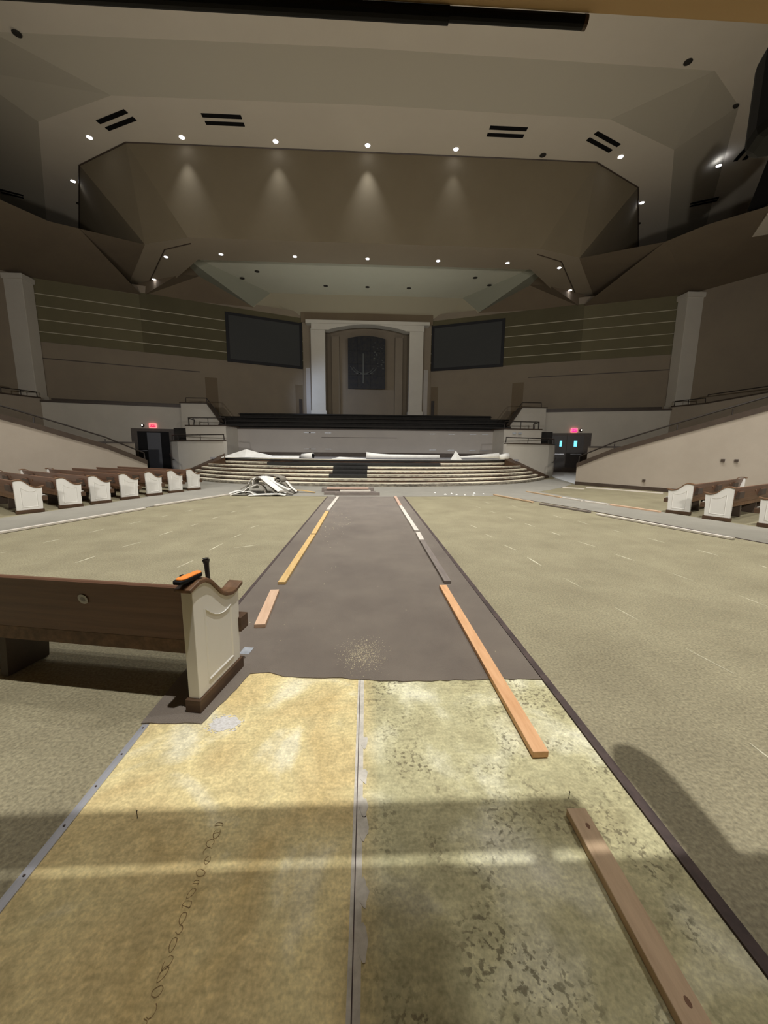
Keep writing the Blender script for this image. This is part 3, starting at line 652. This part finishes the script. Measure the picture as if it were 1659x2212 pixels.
# ================================================================ DOOR WALLS, LEDGES, RAMPS
def dline(x): return 27.3-.32*(x-12.2)
for s, sd in ((1, 'right'), (-1, 'left')):
    def D(x0, x1, z0, z1, off=0, t=.3): return MB().wallp((s*x0, dline(x0)-off), (s*x1, dline(x1)-off), z0, z1, t*s)
    dw = struct(D(11.2, 19.75, 0, 4.3, 0, .4).build('wall_ledge_'+sd, M['wallw']))
    D(12.0, 19.8, 4.3, 4.42, .06, .6).build('ledge_cap', M['trimdark'], dw)
    D(12.3, 19.6, 4.42, 4.6, -.6, .1).build('ledge_back', M['trimdark'], dw)
    D(12.5, 15.4, 0, 2.87, .02, .03).build('dark_surround', M['trimdark'], dw)
    # double door
    dr = thing('door_'+('1' if s > 0 else '2'), 'dark double exit door with lit glass slots right of the stage' if s > 0 else 'open double exit door left of the stage', 'door')
    del dr['category']; del dr['label']; dr['kind'] = 'structure'
    if s > 0:
        for x0, x1 in ((12.85, 13.88), (13.93, 14.95)):
            lf = D(x0, x1, .5, 2.7, .06, .04).build('door_leaf', M['doordark'], dr)
            g = (13.48, 13.62) if x0 < 13 else (14.35, 14.55)
            D(g[0], g[1], 1.95, 2.35, .075, .015).build('glass_slot', M['glassblue'], lf)
            D(x0+.25, x1-.1, 1.4, 1.45, .12, .05).build('push_bar', M['metal'], lf)
        D(12.85, 14.95, 0, .5, .05, .04).build('threshold', M['trimdark'], dr)
    else:
        D(13.3, 15.05, .05, 2.68, .05, .03).build('dark_opening', M['void'], dr)  # flat dark panel painted as the unlit space behind the doorway
        lf = D(13.75, 14.5, .2, 2.6, .12, .05).build('door_leaf', M['doorblue'], dr)
        D(14.55, 15.0, 1.4, 1.45, .1, .03).build('push_bar', M['metal'], dr)
    # exit sign
    xs = 14.3 if s > 0 else 14.15
    ex = thing('exit_sign', 'glowing pink EXIT sign above the right double door' if s > 0 else 'glowing red EXIT sign above the left doorway', 'exit sign', (s*xs, dline(xs)-.08, 3.05), R(-17.7*s)); ex.scale = (.7, 1, .8)
    MB().box(-.3, -.02, -.17, .3, .07, .19).build('housing', M['exitrim'], ex, bevel=.01)
    MB().box(-.24, -.03, -.12, .24, -.019, .14).build('face', M['exit'] if s < 0 else M['exitpink'], ex)
    cu = bpy.data.curves.new('txt', 'FONT'); cu.body = 'EXIT'; cu.size = .22; cu.align_x = 'CENTER'; cu.align_y = 'CENTER'; cu.extrude = .004
    to = bpy.data.objects.new('txt', cu); COL.objects.link(to); bpy.context.view_layer.update()
    me = bpy.data.meshes.new_from_object(to.evaluated_get(bpy.context.evaluated_depsgraph_get())); bpy.data.objects.remove(to)
    for v in me.vertices: v.co = (v.co.x, -.034-v.co.z, v.co.y+.01)
    me.materials.clear(); link('lettering', me, M['exitrim'], ex)
    xs2 = 14.72
    em = thing('emergency_light', 'small round emergency light beside the %s exit sign' % sd, 'emergency light', (s*xs2, dline(xs2)-.06, 3.05))
    MB().tube([(0, .06, 0), (0, 0, 0), (0, -.05, 0)], [.1, .11, .07], 12).build('housing', M['doordark'], em)
    MB().tube([(0, -.05, .02), (0, -.07, .02)], [.05, .03], 12).build('bulb', M['lampwarm'], em)
    # raised grey landing before the doors
    b = MB(); pl = [(s*10.4, 18.75), (s*11.25, 22.6), (s*12.5, 26.2), (s*12.7, dline(12.7)-.05), (s*15.2, dline(15.2)-.05), (s*13.0, 21.5)]
    zz = [.02, .06, .14, .16, .16, .1]
    b.prism([(x, y, .0) for x, y in pl], [(x, y, z) for (x, y), z in zip(pl, zz)]); struct(b.build('floor_landing_'+sd, M['ramp'] if s > 0 else M['blue_daylight_tint']))  # left landing coloured blue to paint in the doorway's bluish light
    # stub parapet between the doors and the ramp wall
    wallrun('wall_stub_'+sd, [(s*13.1, 22.6), (s*14.6, 21.8), (s*16.5, 20.6)], 0, 1.85, .2*s, M['wall'], M['trimdark'], .09)
    # ramp wall
    rp = [(s*10.3, 18.6), (s*11.15, 17.26), (s*12.4, 15.3), (s*14.2, 12.4), (s*17.2, 7.0), (s*18.2, 2.5)]
    zt = [.86, 1.55, 2.28, 3.3, 5.2, 6.0]
    rw = wallrun('wall_ramp_'+sd, rp, 0, zt, .25*s, M['wall'], M['trimdark'], .2, .32)
    b = MB()
    for i in range(len(rp)-1): b.wallp(rp[i], rp[i+1], 0, .16, -.03*s)
    b.build('baseboard', M['trimdark'], rw)
    rail([(x+s*.12, y+.06, z+.2) for (x, y), z in zip(rp[:5], zt)], .32, 'long sloping handrail on the %s ramp wall' % sd, .03, posts=[(s*11.27, 17.32, 1.67), (s*12.52, 15.36, 2.4), (s*13.4, 13.95, 2.9), (s*14.32, 12.46, 3.42), (s*15.8, 9.8, 4.35)])
    # side parapet rising beyond the column
    wallrun('wall_gallery_'+sd, [(s*19.72, 24.9), (s*20.3, 23.0), (s*22.0, 18.0), (s*24, 10)], 0, [4.5, 4.5, 5.0, 5.2], .2*s, M['wall'], M['trimdark'], .08)
    rail([(s*20.3, 22.9, 4.9), (s*21.2, 20.2, 5.0), (s*22.2, 17.5, 5.1)], .12, 'low rail along the upper gallery parapet, %s side' % sd)
    rail([(s*19.75, 24.7, 4.55), (s*20.0, 23.9, 4.55), (s*20.3, 23.0, 4.55)], .3, 'short curved rail at the foot of the %s column' % sd)
# wall plates on the right ramp wall
for x, y, z, lb in ((13.25, 13.9, 1.35, 'left of two small wall plates on the right ramp wall'), (13.45, 13.57, 1.35, 'right of two small wall plates on the right ramp wall'), (11.9, 16.05, .42, 'small round outlet low on the right ramp wall')):
    o = MB().box(-.06, -.02, -.05, .06, .01, .05).build('wall_plate', M['trimdark'], bevel=.008); o.location = (x-.02, y-.03, z); o.rotation_euler = (0, 0, R(-57)); tag(o, lb, 'wall plate')
for x, lb in ((8.95, 'left of two small vents on the right middle tier'), (9.3, 'right of two small vents on the right middle tier')):
    tag(MB().box(x-.12, 23.45, 2.62, x+.1, 23.55, 2.72).build('wall_vent', M['galv'], bevel=.01), lb, 'vent')

# ================================================================ CEILINGS
def face3(name, polys, mt, parent=None):
    b = MB()
    for p in polys: b.add(p, [tuple(range(len(p)))])
    o = obj(name, b.v, b.f, mt, parent)
    return o
T = [(20.5, 31.1), (15.7, 24.4), (12.17, 22.62), (9.4, 22.6)]
Tl = [(-x, y) for x, y in T]; TT = T+Tl[::-1]          # right to left
Z1, Z2, ZS = 16.8, 17.5, 12.5
I = [(22.0, 30.2), (15.57, 21.6), (11.2, 20.0), (0, 19.87)]
O = [(24.0, 29.2), (17.2, 19.9), (14.6, 18.35), (0, 18.2)]
def sym(P): return P+[(-x, y) for x, y in P[::-1] if x]
II, OO = sym(I), sym(O)
# inner lit ceiling between the drum edge and the first slope
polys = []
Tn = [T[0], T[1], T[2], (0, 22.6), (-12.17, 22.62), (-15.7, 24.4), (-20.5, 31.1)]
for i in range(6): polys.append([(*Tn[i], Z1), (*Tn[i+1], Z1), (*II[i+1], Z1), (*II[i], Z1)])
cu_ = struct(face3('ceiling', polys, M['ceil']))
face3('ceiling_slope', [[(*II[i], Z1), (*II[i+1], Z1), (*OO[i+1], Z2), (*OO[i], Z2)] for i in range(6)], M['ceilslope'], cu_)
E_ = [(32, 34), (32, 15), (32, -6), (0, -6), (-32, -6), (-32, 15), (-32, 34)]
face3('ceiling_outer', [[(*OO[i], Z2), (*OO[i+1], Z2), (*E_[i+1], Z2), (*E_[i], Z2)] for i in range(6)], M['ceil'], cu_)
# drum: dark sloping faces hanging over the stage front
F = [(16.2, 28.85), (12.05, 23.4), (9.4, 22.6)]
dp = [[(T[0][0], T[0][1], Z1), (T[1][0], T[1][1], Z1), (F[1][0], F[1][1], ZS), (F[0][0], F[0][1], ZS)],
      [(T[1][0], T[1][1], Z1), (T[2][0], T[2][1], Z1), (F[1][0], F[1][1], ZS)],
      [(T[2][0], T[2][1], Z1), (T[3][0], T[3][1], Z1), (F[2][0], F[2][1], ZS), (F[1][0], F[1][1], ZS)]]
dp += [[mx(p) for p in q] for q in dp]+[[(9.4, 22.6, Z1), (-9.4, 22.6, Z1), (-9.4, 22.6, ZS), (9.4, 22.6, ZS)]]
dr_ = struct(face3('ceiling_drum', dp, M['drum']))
mb = MB()
for (x0, y0), (x1, y1) in zip(Tn[:-1], Tn[1:]): mb.tube([(x0, y0, Z1-.03), (x1, y1, Z1-.03)], .035, 6)
mb.build('edge_shadow_gap', M['trimdark'], dr_)
# soffit ring with the second row of lamps
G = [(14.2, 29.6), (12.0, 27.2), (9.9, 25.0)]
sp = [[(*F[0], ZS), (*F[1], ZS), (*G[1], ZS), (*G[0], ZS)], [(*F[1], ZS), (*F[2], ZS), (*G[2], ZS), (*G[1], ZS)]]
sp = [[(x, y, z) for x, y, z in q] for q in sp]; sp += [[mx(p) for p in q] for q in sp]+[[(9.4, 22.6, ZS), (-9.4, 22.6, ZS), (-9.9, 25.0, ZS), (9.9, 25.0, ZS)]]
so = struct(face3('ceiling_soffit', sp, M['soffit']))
mb = MB()
for s in (-1, 1):
    mb.tube([(s*9.5, 23.15, ZS-.01), (s*11.25, 23.9, ZS-.01), (s*14.4, 28.2, ZS-.01)], .03, 6)
mb.build('soffit_joint', M['trimdark'], so)
ir = [[(*G[0], ZS), (*G[1], ZS), (*G[1], 13.2), (*G[0], 13.2)], [(*G[1], ZS), (*G[2], ZS), (*G[2], 13.2), (*G[1], 13.2)]]
ir += [[mx(p) for p in q] for q in ir]+[[(9.9, 25, ZS), (-9.9, 25, ZS), (-9.9, 25, 13.2), (9.9, 25, 13.2)]]
face3('soffit_riser', ir, M['soffit'], so)
# stage ceiling
sc1 = [[(11.5, 24.9, 13.2), (-11.5, 24.9, 13.2), (-7.3, 31.6, 13.2), (7.3, 31.6, 13.2)]]
st_ = struct(face3('ceiling_stage', sc1, M['stageceil']))
face3('stage_ceiling_wing', [[(s*11.5, 24.9, 13.2), (s*7.3, 31.6, 13.2), (s*8.5, 31.0, 12.0), (s*11.3, 28.5, 13.0)] for s in (1, -1)], mat('wing_paint', (150, 150, 133), rough=.9), st_)
face3('stage_ceiling_cove', [[(7.3, 31.6, 13.2), (-7.3, 31.6, 13.2), (-6.0, 32.7, 11.55), (6.0, 32.7, 11.55)], [(7.3, 31.6, 13.2), (6, 32.7, 11.55), (8.5, 31.0, 12.0)], [(-7.3, 31.6, 13.2), (-6, 32.7, 11.55), (-8.5, 31.0, 12.0)]], mat('cove_paint', (158, 150, 128), rough=.9), st_)
face3('stage_ceiling_flank', [q for s in (1, -1) for q in ([(s*11.3, 28.5, 13.0), (s*8.5, 31.0, 12.0), (s*6, 32.4, 11.55), (s*10.3, 30.4, 11.6), (s*12.7, 29.25, 11.6)], [(s*11.3, 28.5, 13.0), (s*12.7, 29.25, 11.6), (s*15.0, 28.3, 11.6), (s*16.5, 29, 12.4), (s*12, 27.2, 12.6), (s*11.5, 24.9, 13.2)])], M['brownceil'], st_)
# brown lower side ceilings from drum to walls
for s, sd in ((1, 'right'), (-1, 'left')):
    zb = 12.35
    P = [(12.05, 23.42, ZS-.02), (14.4, 21.85, 12.4), (15.35, 21.2, 12.35), (16.1, 19.5, 12.3), (17.6, 17.6, 12.2), (20, 13, 12.2), (28, 13, 12.2), (26, 18, 11.9), (20.8, 25.5, 11.6), (15.0, 28.2, 11.62), (16.2, 28.9, ZS-.02)]
    P = [(s*x, y, z) for x, y, z in P]
    bm_ = [[P[0], P[1], P[2], P[8], P[9], P[10]], [P[2], P[3], P[4], P[7], P[8]], [P[4], P[5], P[6], P[7]], [P[9], P[10], (s*14.2, 29.6, ZS), (s*12.9, 29.2, 11.6)], [P[10], (s*16.2, 28.85, ZS), (s*14.2, 29.6, ZS)]]
    bc = struct(face3('ceiling_'+sd, bm_, M['brownceil']))
# pale side soffit, right edge of the view
struct(MB().slab([(17.67, 18.17), (20.0, 21.9), (21.0, 21.3), (22.5, 17), (18.8, 15)], 12.02, 12.1).build('ceiling_side_panel', M['ceil']))
# downlights
def downlight(x, y, z, lit, label, power=0, group=None, rad=.1):
    t = thing('recessed_downlight', label, 'ceiling light', (x, y, z), 0, group)
    b = MB(); n = 16; v = []
    for r_, zz in ((rad*1.35, -.004), (rad*1.35, -.02), (rad, -.02), (rad, -.004)): v += [(r_*math.cos(2*math.pi*i/n), r_*math.sin(2*math.pi*i/n), zz) for i in range(n)]
    f = [(k*n+i, k*n+(i+1) % n, (k+1)*n+(i+1) % n, (k+1)*n+i) for k in range(3) for i in range(n)]
    b.add(v, f).build('trim_ring', M['ceil'] if lit else M['lampoff'], t)
    MB().tube([(0, 0, -.003), (0, 0, -.025)], [rad, rad*.9], 16).build('lens', M['lamp'] if lit else M['lampoff'], t)
    if power:
        l = bpy.data.lights.new('downlight_beam', 'SPOT'); l.energy = power; l.spot_size = R(58); l.spot_blend = 1; l.shadow_soft_size = .06; l.color = (.95, .97, 1)
        o = bpy.data.objects.new('downlight_beam', l); COL.objects.link(o); o.parent = t; o.location = (0, 0, -.05)
    return t
A = [(-17.0, 25.75, 'leftmost, on the flank of the dark drum'), (-13.78, 22.41, 'left, by the cut corner of the drum'), (-9.18, 22.15, 'second from the left over the drum front'), (-4.6, 22.15, 'left of the centre lamp over the drum front'), (0, 22.15, 'centre, above the stained glass axis'), (4.5, 22.15, 'right of the centre lamp over the drum front'), (13.16, 22.18, 'right, by the cut corner of the drum'), (16.9, 25.75, 'on the right flank of the dark drum'), (19.19, 22.99, 'furthest right, beyond the ceiling slope')]
for i, (x, y, d) in enumerate(A):
    downlight(x, y, Z1 if i < 8 else Z1+.33, True, 'lit recessed downlight in the upper ring: '+d, {0: 420, -4.6: 240, -9.18: 260, 4.5: 130, 19.19: 0}.get(x, 40), 'upper ring of lit downlights', .13)
B = [(-13.95, 27.9, 'lowest on the left flank'), (-11.6, 24.75, 'at the left bend'), (-8.3, 24.25, 'second in front, from the left'), (-4.15, 24.25, 'third in front, from the left'), (0, 24.25, 'at the centre'), (4.1, 24.25, 'just right of centre'), (8.2, 24.25, 'at the right end of the front'), (11.5, 24.65, 'at the right bend'), (13.85, 27.8, 'lowest on the right flank')]
for x, y, d in B:
    downlight(x, y, ZS, True, 'lit recessed downlight in the stage soffit, '+d, 700 if abs(x) < 9 else 14, 'lit downlights of the stage soffit', .11)
Cc = [(9.09, 22.3, Z1, 'unlit, right of centre over the drum front'), (-13.6, 18.3, 17.45, 'unlit, at the upper left of the ceiling slope'), (13.17, 18.04, Z2, 'unlit, at the upper right of the ceiling slope'), (17.0, 19.9, Z2-.02, 'unlit, beside the hanging black box'), (18.2, 27.9, Z1, 'unlit, low on the right flank'), (-18.2, 27.9, Z1, 'unlit, low on the left flank'),
      (-3.0, 30.0, 13.2, 'unlit, left on the stage ceiling'), (0, 30.0, 13.2, 'unlit, centre of the stage ceiling'), (3.0, 30.0, 13.2, 'unlit, right on the stage ceiling'), (-7.3, 28.0, 13.2, 'unlit, left corner of the stage ceiling'), (7.3, 28.0, 13.2, 'unlit, right corner of the stage ceiling'), (-8.6, 29.0, 13.15, 'unlit, beside the left stage vent'), (8.6, 29.0, 13.15, 'unlit, beside the right stage vent')]
for x, y, z, d in Cc: downlight(x, y, z-.003, False, 'small dark ceiling fixture, '+d, 0, 'dark ceiling fixtures', .12)
# ceiling vents: two parallel slots
def vent(x0, y0, x1, y1, z, label, gap=.42, wd=.2, one=False):
    d = Vector((x1-x0, y1-y0)); L_ = d.length
    t = thing('ceiling_vent', label, 'vent', ((x0+x1)/2, (y0+y1)/2, z), math.atan2(d.y, d.x), 'slotted ceiling vents')
    for k in ((0,) if one else (-.5, .5)):
        MB().box(-L_/2, k*gap-wd/2, -.03, L_/2, k*gap+wd/2, -.002).build('slot', M['black'] if not one else M['lampoff'], t)
    return t
vent(-12.65, 21.65, -10.95, 20.95, Z1, 'slotted vent left of the drum, at the cut corner')
vent(-7.65, 21.0, -5.85, 21.0, Z1, 'slotted vent over the left half of the drum front')
vent(5.8, 20.95, 7.6, 20.95, Z1, 'slotted vent over the right half of the drum front')
vent(10.9, 20.95, 12.5, 21.65, Z1, 'slotted vent right of the drum, at the cut corner')
vent(20.3, 22.95, 19.9, 21.6, Z2-.1, 'slotted vent near the right photo edge')
vent(20.3, 26.5, 21.7, 25.7, Z2-.35, 'dim slotted vent low on the right ceiling', .3, .16)
vent(-22.6, 27.5, -21.3, 28.2, Z2-.35, 'dim slotted vent low on the left ceiling', .3, .16)
vent(-10.1, 29.3, -9.4, 31.0, 13.03, 'single slot vent on the left of the stage ceiling', 0, .25, True)
vent(9.76, 28.8, 8.9, 30.6, 13.03, 'single slot vent on the right of the stage ceiling', 0, .25, True)

# ================================================================ BALCONY OVERHEAD
bal = struct(MB().box(-14, -6, 2.72, 14, 1.115, 3.05).build('ceiling_balcony', M['tan']))
struct(MB().box(-14, -6.2, 0, 14, -6, 2.8).build('wall_rear', M['wall']))
br = thing('balcony_rail', 'flat balcony top rail above the viewer', 'railing')
MB().box(-14, 1.115, 3.48, 1.14, 1.313, 3.52).build('top_board', M['trimbrown'], br)
for i in range(5): MB().box(-13.9+i*3.7-.03, 1.10, 3.05, -13.9+i*3.7+.03, 1.14, 3.5).build('post', M['trimdark'], br)
bb = thing('black_bar', 'black telescoping bar along the edge of the tan soffit overhead', 'bar')
MB().tube([(-3, 1.13, 2.712), (.20, 1.13, 2.712)], .0165, 14).build('thick_tube', M['black'], bb, smooth=False)
MB().tube([(.19, 1.13, 2.714), (.545, 1.13, 2.714)], .0135, 14).build('thin_tube', M['black'], bb)
MB().tube([(.54, 1.13, 2.714), (.549, 1.13, 2.714)], .0142, 14).build('end_cap', M['trimbrown'], bb)
# black fixture hanging by the right photo edge
hb = thing('hanging_speaker', 'rounded black speaker hanging at the right photo edge near the ceiling', 'speaker', (1.47, 1.4, 2.8))
pr = [(-.09, -.3), (.09, -.3), (.11, -.02), (.10, .12), (.06, .2), (-.0, .22), (-.06, .19), (-.10, .1), (-.09, -.02)]
MB().slab(pr, -.05, .25).build('black_body', M['black'], hb, bevel=.035)
MB().box(-.03, -.4, .1, .03, -.2, .14).build('bracket', M['black'], hb)
o = thing('dark_recess_block', 'long black block standing in for a dark recess below the hanging speaker, right edge', 'speaker', (0, 0, 0))  # black block added to paint in a dark recess
MB().prism([(14.73, 15.44, 12.3), (16.94, 18.38, 12.3), (17.46, 18.52, 12.3), (17.2, 16.0, 12.3)], [(14.9, 15.3, 13.0), (17.1, 18.2, 13.0), (17.7, 18.3, 13.0), (17.5, 15.9, 13.0)]).build('black_body', M['black'], o)

# ================================================================ MEMBRANE AND CARPET HEAP
def sheet(prof, wd, th, loc, rz, mt, name, label, cat='carpet piece', rx=0, parent=None, skew=0, group=None):
    P = [Vector(p) for p in prof]; out = []
    N_ = []
    for i in range(len(P)):
        d = (P[min(i+1, len(P)-1)]-P[max(i-1, 0)]).normalized(); N_.append(Vector((-d.y, d.x)))
    lo = [(p.x, p.y) for p in P]; hi = [(p.x+n.x*th, p.y+n.y*th) for p, n in zip(P, N_)]
    loop = lo+hi[::-1]; n = len(loop); m_ = len(lo)
    b = MB(); A_ = [(x, -wd/2, z) for x, z in loop]; B_ = [(x*(1-skew)+skew*.2, wd/2, z*(1-skew*.5)) for x, z in loop]
    f = [(i, (i+1) % n, n+(i+1) % n, n+i) for i in range(n)]
    f += [(i, n-1-i, n-2-i, i+1) for i in range(m_-1)]; f += [(n+i+1, n+n-2-i, n+n-1-i, n+i) for i in range(m_-1)]
    b.add(A_+B_, f); o = b.build(name, mt, parent)
    o.location = loc; o.rotation_euler = (rx, 0, rz)
    if parent is None: tag(o, label, cat, group)
    return o
def arc(cx, cz, r, a0, a1, n=10, r1=None):
    r1 = r if r1 is None else r1
    return [(cx+(r+(r1-r)*i/n)*math.cos(R(a0+(a1-a0)*i/n)), cz+(r+(r1-r)*i/n)*math.sin(R(a0+(a1-a0)*i/n))) for i in range(n+1)]
heap = thing('carpet_heap', 'crumpled heap of torn carpet with white backing, left of the aisle head', 'carpet heap', (0, 0, 0))
def fold(prof, wd, th, y, rz, mt, skew=0):
    cx = sum(p[0] for p in prof)/len(prof)
    return sheet([(x-cx, z) for x, z in prof], wd, th, (cx, y, .01), R(rz), mt, 'carpet_fold', '', parent=heap, skew=skew)
U, Wh = M['underlay'], M['membrane']
fold([(-4.85, .02), (-4.5, .25), (-4.1, .5), (-3.95, .58), (-3.84, .5), (-3.8, .3)], .8, .025, 14.6, 8, U)
fold([(-4.62, .1), (-4.45, .42), (-4.36, .5), (-4.26, .36)], .25, .015, 14.95, 0, Wh)
fold([(-4.05, .2)]+arc(-3.84, .42, .2, 190, 60, 8)+[(-3.55, .44), (-3.2, .2), (-2.95, .03)], .42, .022, 14.05, -14, Wh)
fold(arc(-3.84, .42, .16, 190, 60, 8)+[(-3.62, .42), (-3.35, .2), (-3.2, .03)], .3, .02, 13.98, -14, U)
fold([(-3.84, .60), (-3.6, .56), (-3.35, .38), (-3.0, .22), (-2.8, .14)], .34, .022, 14.35, -12, Wh)
fold([(-3.95, .62), (-3.5, .63), (-3.3, .57), (-3.1, .35), (-2.9, .2)], .5, .022, 14.8, -5, U)
fold(arc(-3.22, .47, .03, 0, 560, 26, .17)+[(-2.98, .36), (-2.78, .12), (-2.62, .03)], .42, .022, 14.5, -16, U)
fold([(-3.0, .44), (-2.8, .22), (-2.6, .07)], .12, .02, 14.3, -16, Wh)
fold(arc(-3.95, .02, .34, 175, 5, 12), .5, .02, 13.85, 6, U)
fold([(-4.35, .1), (-4.15, .27), (-3.95, .33), (-3.85, .36)], .2, .02, 13.62, -8, Wh)
fold([(-4.75, .02), (-4.4, .12), (-4.1, .14), (-3.9, .02)], .3, .015, 13.6, 4, Wh)
fold([(-4.95, .02), (-4.75, .09), (-4.5, .13)], .3, .015, 14.0, 18, Wh)
fold([(-4.1, .02), (-3.6, .05), (-3.1, .06), (-2.85, .02)], .3, .015, 13.5, 3, Wh)
fold([(-3.35, .02), (-3.1, .13), (-2.9, .12), (-2.65, .02)], .3, .02, 13.75, 3, U)
sheet([(-.35, .1), (.1, .09), (.6, .02)], .12, .025, (-2.55, 14.5, .0), R(-4), W_['yellow_pine'], 'lath', 'pointed wooden lath sticking out right of the carpet heap', 'lath')
# sheets on the stage
def fan(pts, tri, mt, name, label, loc, cat):
    o = obj(name, pts, tri, mt); o.location = loc; m_ = o.modifiers.new('thick', 'SOLIDIFY'); m_.thickness = .015; return tag(o, label, cat)
fan([(-1.75, 0, .02), (-.45, 0, .44), (.9, -.05, .12), (2.3, 0, .12), (2.35, .35, .02), (-.3, .6, .02), (-.45, -.3, .03), (.2, .02, .26), (.9, -.3, .01), (-1.7, -.2, .01), (2.3, -.2, .01)],
    [(0, 1, 6), (0, 6, 9), (1, 7, 6), (7, 2, 8), (7, 8, 6), (2, 3, 10), (2, 10, 8), (0, 5, 1), (1, 5, 7), (7, 5, 2), (2, 5, 4), (2, 4, 3)], M['membrane'], 'membrane_sheet', 'white peaked sheet on the left of the stage floor', (-5.85, 20.0+.6, ZP), 'sheet')
t = thing('membrane_roll', 'long white roll lying right of the stage centre', 'roll', (1.9, 19.45, ZP+.15))
MB().tube([(-1.95, 0, .04), (-1.6, 0, .02), (-.8, .02, 0), (1.75, .06, -.01)], [.17, .13, .1, .1], 14).build('sheet', M['membrane'], t, smooth=True)
MB().tube([(-1.96, 0, .04), (-1.93, 0, .04)], .13, 12).build('dark_core', M['black'], t)
t = thing('membrane_roll', 'small open white roll left of the stage centre', 'roll', (-3.0, 19.6, ZP+.13))
MB().tube([(-.3, .15, 0), (.3, -.1, .02)], [.1, .15], 14).build('sheet', M['membrane'], t, smooth=True)
MB().tube([(.29, -.1, .02), (.31, -.11, .02)], .12, 12).build('dark_core', M['black'], t)
t = thing('membrane_roll', 'long white roll on the right end of the stage', 'roll', (5.95, 20.1, ZP+.15))
MB().tube([(-1.2, -.1, -.04), (-.3, 0, 0), (.95, .05, .06)], [.05, .08, .15], 14).build('sheet', M['membrane'], t, smooth=True)
MB().tube([(1.0, 0, .0), (1.5, .2, .05)], [.12, .16], 12).build('loose_end', M['membrane'], t, smooth=True)
fan([(-.28, 0, 0), (0, .05, .46), (.32, 0, 0), (0, -.25, 0), (.05, .35, 0)], [(0, 3, 1), (3, 2, 1), (2, 4, 1), (4, 0, 1)], M['membrane'], 'membrane_sheet', 'white pointed fold standing on the right of the stage', (4.55, 19.75, ZP), 'sheet')
o = fan([(-.9, 0, 0), (-.5, 0, .1), (.4, 0, .06), (1.1, 0, 0), (0, -.25, 0), (0, .3, 0)], [(0, 4, 1), (1, 4, 2), (2, 4, 3), (0, 1, 5), (1, 2, 5), (2, 3, 5)], M['membrane'], 'membrane_sheet', 'low rumpled white sheet near the stage centre', (-.9, 19.6, ZP), 'sheet')
for x, y, wd_ in ((-7.3, 20.3, 4.0), (-.1, 18.9, 3.6), (3.6, 19.3, 3.8)): pass
